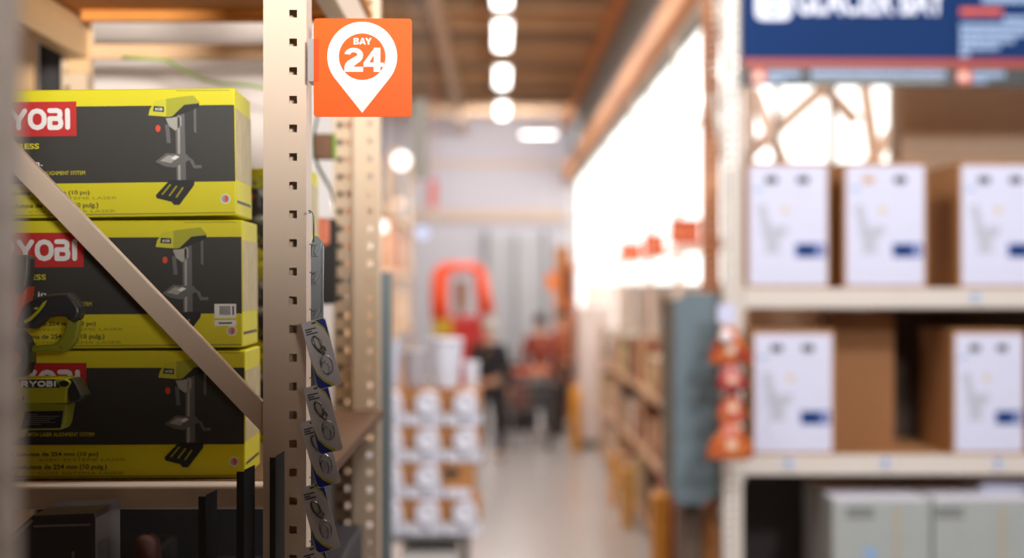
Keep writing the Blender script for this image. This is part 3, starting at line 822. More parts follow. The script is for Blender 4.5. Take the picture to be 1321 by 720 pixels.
px_peg, zpeg = WX(423, 3.97), WZ(283, 3.97)
tag(MB().prism(rrect(-0.028, 0.02, -0.24, 0.004, 0.012), 0, 0.05).build('black_pouch', mat('black_pouch', (38, 34, 34), 0.6), loc=(px_peg, 3.99, zpeg), bevel=0.006), 'black pouch hanging behind the clip strip', 'pouch')
tag(MB().prism(rrect(-0.045, 0.006, -0.075, 0.004, 0.012), 0, 0.03).build('coral_packet', mat('coral_packet', (226, 130, 96), 0.6), loc=(px_peg, 3.94, zpeg), bevel=0.005), 'coral packet hanging in front of the black pouch', 'packet')
tag(MB().tube([(0, 0, 0), (0, 0.24, 0)], 0.004, 6).build('peg_bar', M_steel, loc=(px_peg, 3.93, zpeg)), 'steel peg the black pouch and coral packet hang from', 'peg')
# grey steel column beside the second frame
tag(MB().box(WX(489.5, 5.0), WX(505, 5.0), 5.0, 5.05, 0, WZ(351, 5.0)).build('grey_steel_column', mat('blue_grey_steel', (122, 134, 136), 0.5), bevel=0.004), 'slim blue-grey steel column beside the white goods stack', 'column')

# ------------------------------------------------------------------ stack of white and tan cartons on a cart
YK = 8.5
k_ = YK/F
cart = thing('flat_cart', 'dark flat cart under the stack of white and tan cartons', 'cart', (WX(548, YK), YK, 0))
ZC = WZ(690, YK)
M_cart = mat('cart_steel', (84, 84, 82), 0.5)
MB().box(-0.34, 0.26, -0.02, 0.62, ZC-0.045, ZC).build('cart_deck', M_cart, cart, bevel=0.006)
for sx in (-0.32, 0.24):
    for sy in (0.0, 0.58):
        MB().box(sx-0.02, sx+0.02, sy, sy+0.04, 0.11, ZC-0.045).build('leg', M_cart, cart)
        w_ = MB().lathe([(0.05, -0.018), (0.055, -0.01), (0.055, 0.01), (0.05, 0.018)], (0, 0, 0), 18, axis='y').build('wheel', M_dark, cart)
        w_.location = (sx, sy+0.02, 0.0555); w_.rotation_euler = (0, 0, PI/2)
MB().box(-0.34, 0.26, -0.02, 0.62, 0.24, 0.27).build('lower_deck', M_cart, cart)
o = MB().box(-0.2, 0.14, 0, 0.4, 0, 0.20).build('low_carton', mat('off_white_carton', (214, 208, 200), 0.7), bevel=0.006); o.location = (WX(560, YK), YK+0.06, 0.271)
tag(o, 'off-white carton on the lower deck of the flat cart', 'carton')
M_wh = mat('white_goods', (222, 222, 232), 0.45, var=0.03)
M_tn = mat('tan_carton_stack', (182, 124, 70), 0.8)
pitch_k = 47*k_
wk = 47*k_
def roll_carton(label):
    t = thing('display_carton', label, 'carton', group='white and tan cartons stacked on the cart')
    h = pitch_k-0.004
    w_ = wk-0.006
    MB().box(-w_/2, w_/2, 0.012, 0.30, 0, h).build('carton', M_tn, t, bevel=0.003)
    b = MB()
    b.prism(rrect(-w_/2, w_/2, 0.0, h*0.34, 0.012), -0.004, 0.012, 0)
    b.build('white_tray', M_wh, t, bevel=0.004)
    b = MB().lathe([(0.070, 0.012), (0.074, -0.03), (0.068, -0.045), (0.050, -0.048), (0.046, -0.040)], (0.012, 0, h*0.62), 24, axis='y')
    b.prism([(-w_*0.26, h*0.30), (w_*0.40, h*0.30), (w_*0.42, h*0.55), (w_*0.3, h*0.95), (0.02, h*0.97), (-w_*0.1, h*0.7)], -0.004, 0.012, 0)
    b.build('white_bowl', M_wh, t, bevel=0.003)
    path = [(0.012+0.078*math.cos(PI*0.75+PI*0.7*i/12), -0.012, h*0.62+0.078*math.sin(PI*0.75+PI*0.7*i/12)) for i in range(13)]
    MB().tube(path, 0.0055, 6).build('rim_band', mat('grey_brown_rim', (120, 104, 92), 0.6), t)
    return t
rows = [677, 630, 583, 536]     # tray centres in the photo
cols = [501, 549, 598]
rc = None
rn = ['bottom row', 'second row from the bottom', 'third row from the bottom', 'upper row']; cn = ['left column', 'middle column', 'right column']
for ri in range(4):
    for ci in range(3):
        z = ZC + 0.001 + ri*pitch_k
        if ci == 2 and ri == 1:
            tt = thing('open_carton', 'brown carton with a dark hand hole in the right column of the cart stack', 'carton', (WX(594, YK), YK+0.01, z))
            MB().box(-0.095, 0.085, 0, 0.3, 0, pitch_k-0.004).build('carton', M_tn, tt, bevel=0.003)
            MB().prism(disc_pts(-0.055, 0.15, 0.055, 0.028), -0.003, 0.0).build('hand_hole', M_dark, tt)
            MB().prism(rrect(-0.09, 0.06, 0.0, 0.06, 0.01), -0.012, 0.0).build('white_tray', M_wh, tt, bevel=0.003)
            continue
        lb = 'carton with round white front, %s, %s of the cart stack' % (rn[ri], cn[ci])
        x = WX(cols[ci] - (1 if ci == 2 and ri < 2 else 0), YK)
        if rc is None: rc = roll_carton(lb); o = rc; o.location = (x, YK, z)
        else: o = dup(rc, (x, YK, z), label=lb)
def pail(px_, ytop, ybot, wpx, Y, label, m_):
    t = thing('white_pail', label, 'pail', (WX(px_, Y), Y, WZ(ybot, Y)), group='white pails on top of the cart stack')
    h = (ybot-ytop)/F*Y; r = wpx/2/F*Y
    MB().lathe([(r*0.72, 0), (r*0.75, 0.01), (r*0.95, h*0.9), (r*0.95, h*0.92)], (0, 0, 0), 28).build('pail_body', m_, t)
    MB().lathe([(r, h*0.9), (r, h*0.98), (r*0.95, h), (r*0.9, h)], (0, 0, 0), 28).build('lid', m_, t)
    return t
zt = ZC + 4*pitch_k
ybot = 365+(EYE-zt)*F/(YK+0.12)
pail(576, 436, ybot-0.3, 44, YK+0.12, 'tallest white pail on top of the cart stack', M_wh)
pail(608, 466, ybot+0.0, 22, YK+0.16, 'narrow white pail at the right end of the cart stack top', M_wh)
pail(536, 452, ybot-0.3, 34, YK+0.12, 'white pail in shade-grey left of the tall white one on the cart stack', mat('shaded_white_goods', (176, 168, 172), 0.5))  # the grey is shade put into a white pail's colour
pail(508, 440, ybot-0.3, 18, YK+0.14, 'slim bluish white pail at the left end of the cart stack', mat('bluish_white_goods', (200, 206, 222), 0.5))

# ------------------------------------------------------------------ right rack facing the cross aisle
YR = 8.0
kr = YR/F
rf = thing('rack_frame', 'beige rack frame at the left end of the shelves of white-fronted cartons', 'rack frame', (0, 0, 0))
M_pr = mat('beige_rack_far', (214, 204, 192), 0.5, var=0.03)
post_mb(WX(934, YR), WX(958.5, YR), YR, YR+0.08, 0, 4.6, [WX(941, YR), WX(951.5, YR)], 0.016, 0.0508, 2.0).build('post', M_pr, rf)
post_mb(1.30, 1.405, 8.82, 8.90, 0, 4.6, [1.33, 1.375], 0.016, 0.0508, 2.0).build('post', mat('amber_beige_post', (216, 140, 82), 0.5), rf)
for (za, zb_) in ((0.3, 1.1), (1.1, 1.9), (2.6, 3.3), (3.3, 4.0)):
    b = MB(); b.tube([(1.35, 8.09, za), (1.35, 8.81, zb_)], 0.018, 4); b.build('diagonal_brace', M_pr, rf)
rf2 = thing('rack_frame', 'beige rack frame at the far right end of the carton shelves', 'rack frame', (0, 0, 0))
post_mb(3.74, 3.85, YR, YR+0.08, 0, 4.6, [3.77], 0.016, 0.0508, 2.0).build('post', M_pr, rf2)
post_mb(3.74, 3.85, 8.82, 8.90, 0, 4.6, [3.77], 0.016, 0.0508, 2.0).build('post', M_pr, rf2)
ZU, ZL = WZ(372, YR), WZ(588, YR)
hb = 25.5*kr
beam(1.412, 3.735, YR, YR+0.05, ZU-hb, ZU, 'pale shelf beam under the upper row of white-fronted cartons', M_pr)
beam(1.412, 3.735, YR, YR+0.05, ZL-hb, ZL, 'pale shelf beam with small tags under the lower white-fronted cartons', M_pr)
for z in (ZU, ZL):
    lb = 'upper' if z == ZU else 'lower'
    tag(MB().box(1.41, 3.73, YR+0.055, YR+0.86, z-0.02, z).build('shelf_deck', M_card), '%s brown shelf board carrying the white-fronted cartons' % lb, 'shelf board')
for (px_, py_, n) in ((1018, 598, 'below the lower left carton'), (1143, 597, 'below the empty brown gap'), (1289, 598, 'below the lower right carton'), (1260, 383, 'on the upper beam')):
    x, z = W(px_, py_, YR)
    b = MB().box(-0.035, 0.035, -0.012, -0.009, -0.028, 0.028, 0).box(-0.02, 0.02, -0.0125, -0.012, 0.006, 0.02, 1).box(-0.018, 0.012, -0.0125, -0.012, -0.014, -0.008, 1)
    o = b.build('price_tag', [mat('tag_white_blue', (206, 214, 234), 0.5), mat('tag_ink', (70, 78, 104), 0.5)]); o.location = (x, YR, z)
    tag(o, 'small white price tag %s' % n, 'price tag', 'price tags on the carton shelves')
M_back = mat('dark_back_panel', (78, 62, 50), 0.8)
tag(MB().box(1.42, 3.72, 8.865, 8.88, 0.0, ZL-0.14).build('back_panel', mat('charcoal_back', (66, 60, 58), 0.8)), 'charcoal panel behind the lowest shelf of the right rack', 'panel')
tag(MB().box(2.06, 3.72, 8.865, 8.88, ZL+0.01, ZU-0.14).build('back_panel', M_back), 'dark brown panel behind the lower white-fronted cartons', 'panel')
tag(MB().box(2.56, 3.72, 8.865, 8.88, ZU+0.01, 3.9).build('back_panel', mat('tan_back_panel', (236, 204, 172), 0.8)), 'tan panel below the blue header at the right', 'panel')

def toilet_carton(label, W_=0.48, H_=0.722, holes=('picture_dark', 'picture_dark')):
    """origin: lower left front corner"""
    t = thing('toilet_carton', label, 'carton', group='white-fronted toilet cartons')
    D_ = 0.62
    MB().box(0, W_, 0, D_, 0, H_).build('carton', M_card, t, bevel=0.004)
    s = W_/109.0; v = H_/164.0
    def q(pts): return [((x-963)*s, (372-y)*v) for x, y in pts]
    b = MB()
    b.box(4*s, W_-4*s, -0.002, 0, 4*v, H_-5*v, 0)
    b.prism(q([(1027,314),(1066,314),(1066,332),(1027,332)]), -0.003, -0.002, 1)          # blue block
    b.prism(q([(1031,317),(1051,317),(1051,329),(1031,329)]), -0.0032, -0.003, 5)
    for k in range(3): b.prism(q([(1055,318+4*k),(1063,318+4*k),(1063,320+4*k),(1055,320+4*k)]), -0.0034, -0.003, 0)
    b.prism(disc_pts(*q([(1014, 271)])[0], 4.5*s, 4.5*v), -0.003, -0.002, 3)               # gold seal
    b.prism(q([(973,241),(984,241),(984,246),(973,246)]), -0.003, -0.002, 4)
    # printed toilet: tank, seat, bowl and foot
    b.prism(q([(977,266),(988,262),(992,280),(996,292),(984,294)]), -0.0026, -0.002, 2)
    b.prism(q([(984,294),(1016,291),(1018,297),(1010,307),(1004,316),(1010,326),(986,328),(990,316),(984,304)]), -0.0026, -0.002, 2)
    b.prism(q([(1046,290),(1056,290),(1056,298),(1046,298)]), -0.0026, -0.002, 6)
    b.prism(q([(986,247),(1050,247),(1050,249),(986,249)]), -0.0026, -0.002, 6)
    b.prism(q([(972,352),(1062,352),(1062,353.5),(972,353.5)]), -0.0026, -0.002, 6)
    b.build('front_label', [M_lav, M_blue, mat('print_pale_grey', (184, 186, 196), 0.6), mat('gold_seal', (214, 190, 130), 0.6), mat('pale_blue_mark', (150, 180, 206), 0.6), M_navy, mat('print_faint_grey', (206, 208, 220), 0.6)], t)
    for x, c in zip((988, 1029), holes):
        b = MB().prism(rrect((x-963)*s, (x+16-963)*s, (372-236)*v, (372-227)*v, 0.012), -0.004, -0.001)
        o = b.build('hand_hole', mat('hole_'+c, {'picture_dark': (44, 40, 36), 'tan': (204, 160, 110)}[c], 0.8), t)
        if c == 'tan': o['label'] = 'tan hand hole'
    return t
TC = [(963, ZU, 'upper shelf left carton of the white-fronted toilet cartons, beside the post', 1.0, 1.0),
      (1089, ZU, 'upper shelf middle white-fronted toilet carton, one hand hole tan', 1.0, 1.0),
      (1239, ZU, 'upper shelf right white-fronted toilet carton, cut by the photo edge', 1.0, 1.0),
      (970, ZL, 'lower shelf left white-fronted toilet carton, beside the hanging red bags', 0.99, 0.985),
      (1231, ZL, 'lower shelf right white-fronted toilet carton, right of the dark gap', 0.87, 0.985)]
tp = toilet_carton(TC[0][2])
for i, (px_, z, lb, sx, sz) in enumerate(TC):
    if i == 0: o = tp
    elif i == 1: o = toilet_carton(lb, holes=('tan', 'picture_dark'))
    else: o = dup(tp, label=lb)
    o.location = (WX(px_, YR+0.015), YR+0.015, z+0.001); o.scale = (sx, 1, sz)
# brown cartons behind
for (xa, xb, ya, yb, z, h, lb) in ((1.98, 2.37, 8.35, 8.8, ZL, 0.80, 'brown carton at the back of the lower shelf, in the gap'),):
    o = MB().box(-(xb-xa)/2, (xb-xa)/2, 0, yb-ya, 0, h).build('brown_carton', mat('mid_brown_cardboard', (150, 102, 62), 0.85), bevel=0.004); o.location = ((xa+xb)/2, ya, z+0.001)
    tag(o, lb, 'carton')
# header sign
YH = 7.94
kh = YH/F
hx0, hx1 = WX(958, YH), WX(1232, YH)
def header(x0, x1, label, first):
    t = thing('header_sign', label, 'sign', (x0, YH, WZ(110, YH)))
    w_ = x1-x0; H = 190*kh
    MB().box(0, w_-0.003, 0, 0.02, 0, H).build('sign_board', M_navy, t, bevel=0.002)
    b = MB()
    b.box(0, w_-0.003, -0.002, 0, 24*kh, 35*kh, 0)
    b.box(0, w_-0.003, -0.002, 0, 0, 24*kh, 1)
    b.build('stripe', [mat('header_rust', (158, 52, 30), 0.5), mat('header_charcoal', (56, 58, 54), 0.5)], t)
    b = MB()
    dx = 22 if first else 14
    b.prism(disc_pts(dx*kh, 12*kh, 10*kh), -0.004, -0.002, 1)
    b.prism(disc_pts((dx-1)*kh, 12*kh, 6*kh), -0.005, -0.004, 2)
    def words(xa, xb, z, h, m=0, seed=1):
        r = random.Random(seed); x = xa
        while x < xb:
            w2 = r.uniform(3, 8)
            b.box(x*kh, min(x+w2, xb)*kh, -0.0035, -0.002, z*kh, (z+h)*kh, m); x += w2+1.4
    words(dx+11, dx+54, 11, 8, 3, 3); words(dx+11, dx+30, 4, 5, 3, 4)
    if first:
        words(90, 264, 12, 8, 3, 5); words(90, 264, 4, 5, 4, 6)
        b.prism(rrect(17*kh, 64*kh, (110-25)*kh, (110+26)*kh, 10*kh), -0.004, 0, 0)
        b.prism([(x*kh, (110-y)*kh) for x, y in ((24, 4), (40, -14), (58, 4), (50, 4), (40, -5), (32, 4))], -0.005, -0.004, 5)
        b.prism([(x*kh, (110-y)*kh) for x, y in ((24, 16), (32, 8), (40, 13), (48, 8), (58, 16), (48, 14), (40, 19), (32, 14))], -0.005, -0.004, 5)
        text_to(b, 'GLACIER BAY', 70*kh, 264*kh, (110-18)*kh, (110+18)*kh, 0, 0, 0.003, 0.03)
    else:
        words(9, 64, 92, 9, 1, 8)
        for r_, (yy, xe) in enumerate(((22, 96), (31, 100), (40, 98), (49, 80), (58, 60), (67, 20))):
            words(9 if r_ else 66, xe, 110-yy-5, 7, 3, 20+r_)
        words(38, 100, 108, 12, 3, 41)
    b.build('sign_lettering', [mat('header_white', (226, 230, 244), 0.5), mat('header_orange', (226, 84, 36), 0.5), mat('header_blush', (244, 206, 190), 0.5), mat('header_pale_blue', (158, 182, 214), 0.5), mat('header_grey', (150, 152, 148), 0.5), mat('header_navy_mark', (60, 100, 160), 0.5)], t)
    return t
header(hx0, hx1, 'navy GLACIER BAY header sign above the white-fronted cartons', True)
header(hx1, hx1+1.15, 'navy header panel with pale text lines at the top right corner', False)

# low wrapped white cartons
YW = 7.86
M_ww = mat('grey_white_wrap', (166, 170, 166), 0.4, var=0.06, scale=5)  # white-grey wrap, darkened in colour for the dimmer fronts
M_wt = mat('wrap_tape', (176, 162, 136), 0.5)
zt = WZ(645, YW)
for i, (pa, pb, lb) in enumerate(((1075, 1204, 'wrapped grey-white carton at the left end of the lowest shelf row'), (1206, 1345, 'second wrapped grey-white carton of the lowest row, from the left'))):
    xa, xb = WX(pa, YW), WX(pb, YW)
    t = thing('wrapped_carton', lb, 'carton', (xa, YW, 0.0), group='wrapped cartons on the lowest shelf')
    w_ = xb-xa
    b = MB().box(0, w_, 0, 0.76, 0.16, zt, 0); b.build('wrapped_carton_body', M_ww, t, bevel=0.02, seg=3)
    MB().box(0.012, w_-0.012, 0.004, 0.75, zt-0.002, zt+0.004).build('lit_top', mat('lit_lavender', (236, 236, 250), 0.35), t, bevel=0.002)  # overhead light painted as a pale sheet on the carton top
    hx = 0.075 if i == 0 else 0.01
    b = MB()
    for k in range(2): b.prism(rrect(hx, hx+0.16, zt-0.105+k*0.035, zt-0.08+k*0.035, 0.01), -0.003, 0.001)
    b.build('vent_slot', mat('vent_grey', (120, 120, 116), 0.7), t)
    MB().box(w_*0.62, w_*0.67, -0.003, 0.001, 0.2, zt-0.04).build('tape', M_wt, t)
    b = MB()
    for sx in (0.0, w_/2-0.05, w_-0.1): b.box(sx, sx+0.1, 0, 0.76, 0, 0.16)
    b.build('pallet_block', M_dcard, t)
    if i == 0: MB().prism(disc_pts(0.21, WZ(715, YW), 0.032), -0.004, 0.001).build('round_sticker', mat('sticker_blue', (130, 172, 216), 0.5), t)
tag(MB().box(WX(1262, 8.2), 3.2, 8.12, 8.6, zt+0.005, zt+0.05).build('flat_white_box', M_lav, bevel=0.006), 'flat white box lying on the wrapped cartons at the right', 'box')

# grey cabinet at the rack end
YG = 8.12
t = thing('grey_cabinet', 'tall blue-grey metal cabinet mounted on the aisle end of the right rack', 'cabinet', (0, 0, 0))
k_ = YG/F
zt_, zb_ = WZ(378, YG), WZ(652, YG)
gx0, gx1 = WX(870, YG), WX(929, YG)
b = MB().prism([(gx0, zb_+0.02), (gx0+0.03, zb_), (gx1-0.09, zb_), (gx1, zb_+0.09), (gx1, zt_), (gx0+0.06, zt_), (gx0+0.04, zt_-0.03), (gx0, zt_-0.035)], YG, YG+0.02)
b.build('front_panel', mat('blue_grey_panel', (104, 120, 126), 0.45, var=0.03), t, bevel=0.006)
MB().box(gx0+0.004, gx1-0.012, YG+0.02, YG+0.68, zb_+0.03, zt_-0.04).build('housing', mat('dark_grey_housing', (92, 94, 88), 0.6), t, bevel=0.004)
MB().box(gx0-0.004, gx0+0.05, YG+0.55, YG+0.67, zt_-0.14, zt_-0.02).build('olive_cap', mat('olive_brown_cap', (130, 96, 50), 0.6), t)
for z in (zb_+0.25, zt_-0.25):
    MB().box(gx1-0.014, 1.345, YG+0.04, YG+0.07, z, z+0.04).build('mounting_bracket', M_pr, t)
# goods below the cabinet
for (pa, pb, ya, zt2, c, lb) in ((884, 905, 8.3, 0.78, (96, 78, 64), 'dark brown carton standing below the grey cabinet'), (906, 925, 8.35, 0.72, (190, 128, 70), 'amber carton standing below the grey cabinet beside the rack post')):
    xa, xb = WX(pa, ya), WX(pb, ya)
    o = MB().box(-(xb-xa)/2, (xb-xa)/2, 0, 0.4, 0, zt2).build('tall_carton', mat('tall_carton_%d' % c[0], c, 0.8), bevel=0.004); o.location = ((xa+xb)/2, ya, 0)
    tag(o, lb, 'carton')

# hanging red and orange bags on a strip in front of the post
YP = 7.82
kp = YP/F
strip = thing('hanging_strip', 'white merchandise strip with the red bags, hanging from the rack post', 'merchandise strip', (WX(940, YP), YP, 0))
MB().box(-0.012, 0.012, 0.03, 0.034, WZ(600, YP), WZ(425, YP)).build('strip', mat('strip_clear_white', (212, 208, 206), 0.4), strip)
MB().prism(rrect(-0.055, 0.045, WZ(418, YP), WZ(392, YP), 0.02), 0.026, 0.032).build('header_card', mat('header_card_pale', (206, 208, 232), 0.5), strip)
MB().tube([(0, 0.03, WZ(393, YP)), (0.01, 0.09, WZ(387, YP)), (0.01, 0.176, WZ(387, YP))], 0.004, 6).build('wire_hook', M_steel, strip)
def bag_mat(name, cols, scale):
    m = mat(name, cols[0], 0.4)
    nt = m.node_tree; nz = [n for n in nt.nodes if n.type == 'TEX_NOISE'][0]; nz.inputs['Scale'].default_value = scale; nz.inputs['Detail'].default_value = 1
    rp = nt.nodes.new('ShaderNodeValToRGB')
    el = rp.color_ramp.elements
    while len(el) < len(cols): el.new(0.5)
    for k, c in enumerate(cols):
        el[k].position = 0.32+0.36*k/(len(cols)-1); el[k].color = tuple(lin(v) for v in c)+(1,)
    nt.links.new(nz.outputs['Fac'], rp.inputs[0]); nt.links.new(rp.outputs[0], nt.nodes['Principled BSDF'].inputs['Base Color'])
    return m
M_bag = [bag_mat('bag_red_orange', [(120, 44, 34), (190, 74, 42), (206, 120, 50), (170, 50, 40)], 16),
         bag_mat('bag_crimson', [(110, 44, 38), (176, 60, 60), (200, 90, 80), (140, 66, 44)], 18),
         bag_mat('bag_amber', [(130, 60, 36), (206, 120, 60), (214, 100, 84), (180, 60, 50)], 18)]
def bag(px_, yt, yb, wpx, label, mi, Yd):
    t = thing('gift_bag', label, 'bag', (WX(px_, YP-Yd), YP-Yd, 0), group='red and orange bags on the hanging strip')
    za, zb2 = WZ(yb, YP), WZ(yt, YP); h = zb2-za; w_ = wpx*kp/2
    b = MB()
    rings = []
    prof = [(0.0, 0.75, 0.5), (0.06, 0.98, 0.9), (0.25, 1.0, 1.0), (0.5, 0.78, 0.95), (0.75, 0.5, 0.6), (0.88, 0.34, 0.3), (1.0, 0.42, 0.2)]
    n = 16
    vs_ = []
    rr = random.Random(int(px_+yt))
    for (u, sx, sy) in prof:
        for j in range(n):
            a = 2*PI*j/n; kx = 1+0.16*rr.uniform(-1, 1)
            vs_.append((w_*sx*kx*math.cos(a), 0.028*sy*kx*math.sin(a)-0.002, za+h*u+0.012*rr.uniform(-1, 1)*(0.15 < u < 0.95)))
    fs = []
    for i in range(len(prof)-1):
        for j in range(n): fs.append((i*n+j, i*n+(j+1)%n, (i+1)*n+(j+1)%n, (i+1)*n+j))
    fs.append(list(range(n-1, -1, -1))); fs.append([(len(prof)-1)*n+j for j in range(n)])
    b.add(vs_, fs, 0, True)
    b.build('bag_body', M_bag[mi], t)
    MB().prism(rrect(-0.02, 0.03, za+h*0.3, za+h*0.52, 0.008), -0.033, -0.027).build('bag_label', mat('bag_label_cream', (240, 206, 176), 0.5), t)
    return t
bag(941, 422, 471, 58, 'topmost red and orange bag on the hanging strip, widest at its foot', 0, 0.0)
bag(943, 469, 503, 40, 'second red bag down on the hanging strip', 1, 0.055)
bag(944, 500, 545, 38, 'third bag down on the hanging strip, orange-red with a pale spot', 2, 0.0)
bag(942, 543, 592, 60, 'lowest red bag on the hanging strip, spreading widest', 0, 0.055)
o = MB().lathe([(0.001, -0.03), (0.02, -0.026), (0.038, -0.008), (0.038, 0.004), (0.02, 0.018), (0.001, 0.02)], (0, 0, 0), 18, axis='y').build('white_bow', mat('white_bow', (240, 232, 232), 0.4), loc=(WX(936, 7.78), 7.76, WZ(434, 7.78)))
tag(o, 'round white bow on the topmost red bag', 'bow')

# ------------------------------------------------------------------ low shelving along the window wall
t = thing('low_shelf_unit', 'long low tan shelf unit along the window wall right of the aisle', 'shelf unit', (1.25, 0, 0))
M_sh = mat('tan_shelf', (206, 168, 134), 0.6)
for y in (9.75, 12.2, 14.6, 17.0):
    MB().box(0, 0.04, y, y+0.06, 0, 1.62).box(0.38, 0.42, y, y+0.06, 0, 1.62).build('shelf_upright', M_sh, t)
for z in (0.12, 0.675, 1.2):
    MB().box(0.0, 0.42, 9.75, 17.06, z-0.055, z).build('shelf', M_sh, t, bevel=0.004)
gc = [((180, 150, 122), 'tan'), ((206, 196, 188), 'off-white'), ((124, 88, 62), 'brown'), ((140, 84, 62), 'rust'), ((84, 76, 68), 'dark grey-brown'), ((190, 140, 92), 'amber'), ((176, 164, 120), 'olive-tan')]
low = {0.12: 'bottom', 0.675: 'middle', 1.2: 'top'}
rr = random.Random(11)
protos_b = {}
for z in (0.12, 0.675, 1.2):
    y = 9.9
    while y < 16.8:
        w_ = rr.uniform(0.22, 0.42); h = rr.uniform(0.26, 0.44) if z < 1.1 else rr.uniform(0.18, 0.40)
        c, cn_ = gc[rr.randrange(len(gc))]
        if not any(abs(y+w_/2-p) < w_/2+0.08 for p in (9.78, 12.23, 14.63, 17.03)):
            o = MB().box(0, 0.34, 0, w_-0.03, 0, h, 0).box(-0.002, 0, (w_-0.03)*0.2, (w_-0.03)*0.8, h*0.35, h*0.75, 1).build('packed_carton', [mat('shelf_goods_'+cn_, c, 0.7), mat('shelf_goods_label_'+cn_, tuple(min(255, v+34) for v in c), 0.6)], bevel=0.006)
            o.location = (1.262+rr.uniform(0, 0.02), y, z+0.001)
            tag(o, '%s carton on the %s shelf of the low unit by the windows' % (cn_, low[z]), 'carton', '%s cartons on the %s shelf by the windows' % (cn_, low[z]))
        y += w_+rr.uniform(0.0, 0.05)
# yellow markers under the shelves and items on the floor
M_yl = mat('safety_yellow', (230, 160, 44), 0.5)
for i, (pa, pb, yt, Y, c, lb) in enumerate(((791, 800, 588, 13.2, (226, 160, 50), 'slim yellow bin under the middle shelf, farthest of three'),
                                    (806, 821, 604, 12.0, (206, 150, 60), 'yellow bin under the middle shelf, middle of three'),
                                    (846, 868, 640, 9.4, (214, 146, 54), 'large yellow bag at the bottom before the grey cabinet'))):
    x0, x1 = WX(pa, Y), WX(pb, Y)
    zt2 = WZ(yt, Y)
    o = MB().prism([(-(x1-x0)/2*0.85, 0), ((x1-x0)/2*0.85, 0), ((x1-x0)/2, zt2*0.95), ((x1-x0)/2*0.9, zt2), (-(x1-x0)/2*0.9, zt2), (-(x1-x0)/2, zt2*0.95)], 0, 0.18).build('yellow_bin', mat('yellow_bin_%d' % i, c, 0.5), bevel=0.012)
    o.location = ((x0+x1)/2-0.02, Y, 0)
    tag(o, lb, 'bin')
o = MB().box(-0.05, 0.05, 0, 0.16, 0, WZ(616, 9.6)).box(-0.045, 0.02, -0.002, 0, 0.5, 0.74, 1).build('red_carton', [mat('red_carton', (186, 66, 46), 0.6), mat('red_carton_panel', (220, 200, 170), 0.6)]); o.location = (WX(856, 9.6)+0.03, 9.62, 0)
tag(o, 'red carton standing behind the large yellow bag', 'carton')

# white pillar and yellow guard
t = thing('white_cabinet', 'broad white upright cabinet at the right side of the aisle before the windows', 'cabinet', (WX(768, 17.9), 17.9, 0))
MB().box(-0.2, 0.2, 0, 0.36, 0, 1.80).build('cabinet_body', mat('pillar_white', (228, 214, 210), 0.6), t, bevel=0.01)
MB().box(-0.22, 0.22, -0.02, 0.38, 0, 0.10).build('plinth', mat('pillar_foot', (120, 112, 106), 0.6), t)
MB().lathe([(0.07, 0), (0.07, 0.75), (0.05, 0.80), (0.02, 0.82)], (0, 0, 0), 16).build('yellow_bollard', M_yl, loc=(WX(743, 17.4), 17.4, 0))
tag(bpy.data.objects['yellow_bollard'], 'yellow-orange bollard at the foot of the white upright cabinet', 'bollard')

# orange flags standing out from the window frames
for i, (y, pa, pb, za, zb_, lb) in enumerate(((11.6, 864, 904, 2.42, 2.62, 'nearest and largest orange flag by the windows, beside the right rack post'),
        (13.4, 830, 858, 2.36, 2.56, 'second orange flag by the windows, pale from the glare'), (15.2, 802, 828, 2.33, 2.53, 'third orange flag by the windows, lower left of the nearest ones'), (27.5, 727, 742, 2.1, 2.5, 'small far orange flag near the end of the aisle'))):
    x0, x1 = WX(pa, y), WX(pb, y); w_ = x1-x0
    t = thing('orange_flag', lb, 'flag', (x0, y, za), group='orange flags by the windows')
    h = zb_-za
    MB().box(0, w_, 0, 0.012, 0, h).build('flag_panel', mat('banner_orange', (238, 92, 36), 0.5), t)
    b = MB().prism([(w_*0.1, h*0.3), (w_*0.3, h*0.2), (w_*0.42, h*0.7), (w_*0.2, h*0.8)], -0.002, 0).prism([(w_*0.55, h*0.25), (w_*0.8, h*0.3), (w_*0.85, h*0.75), (w_*0.6, h*0.6)], -0.002, 0)
    b.build('flag_print', mat('banner_blush', (250, 176, 140), 0.5), t)
    MB().tube([(0, 0.006, h+0.004), (RX+0.053-x0, 0.006, h+0.004)], 0.007, 6).build('flag_rod', M_steel, t)

# ------------------------------------------------------------------ orange lift truck
YL = 19.0
t = thing('orange_lift_truck', 'orange lift truck with a rounded overhead guard left of the aisle behind the cart stack', 'lift truck', (WX(594, YL), YL, 0))
k_ = YL/F
def l_(pts): return [((x-594)*k_, EYE-(y-365)*k_) for x, y in pts]
M_lo = mat('lift_orange', (240, 82, 28), 0.4, var=0.03)
for yo in (0.0, 1.2):
    path = [(p[0], yo, p[1]) for p in l_([(566,412),(565,380),(567,352),(573,346),(594,344),(612,345),(619,350),(622,372),(627,405)])]
    MB().tube(path, [0.10, 0.10, 0.10, 0.08, 0.06, 0.07, 0.08, 0.09, 0.11], 8).build('guard_frame', M_lo, t)
for px_ in (575, 592, 610):
    x, z = l_([(px_, 344)])[0]
    MB().box(x-0.03, x+0.03, 0, 1.2, z-0.02, z+0.03).build('guard_bar', M_lo, t)
MB().prism(l_([(562,410),(622,408),(624,440),(620,470),(562,560)]), 0.0, 1.3).build('body', mat('lift_red', (182, 40, 36), 0.45), t, bevel=0.05)
MB().prism(l_([(584,362),(602,362),(600,402),(592,410),(586,402)]), 0.5, 0.8).build('operator_backrest', mat('taupe_pad', (150, 118, 92), 0.6), t, bevel=0.02)
MB().prism(l_([(557,413),(584,413),(582,432),(559,432)]), -0.06, -0.001).build('lime_vest', mat('lime_yellow_pad', (196, 168, 40), 0.6), t, bevel=0.02)
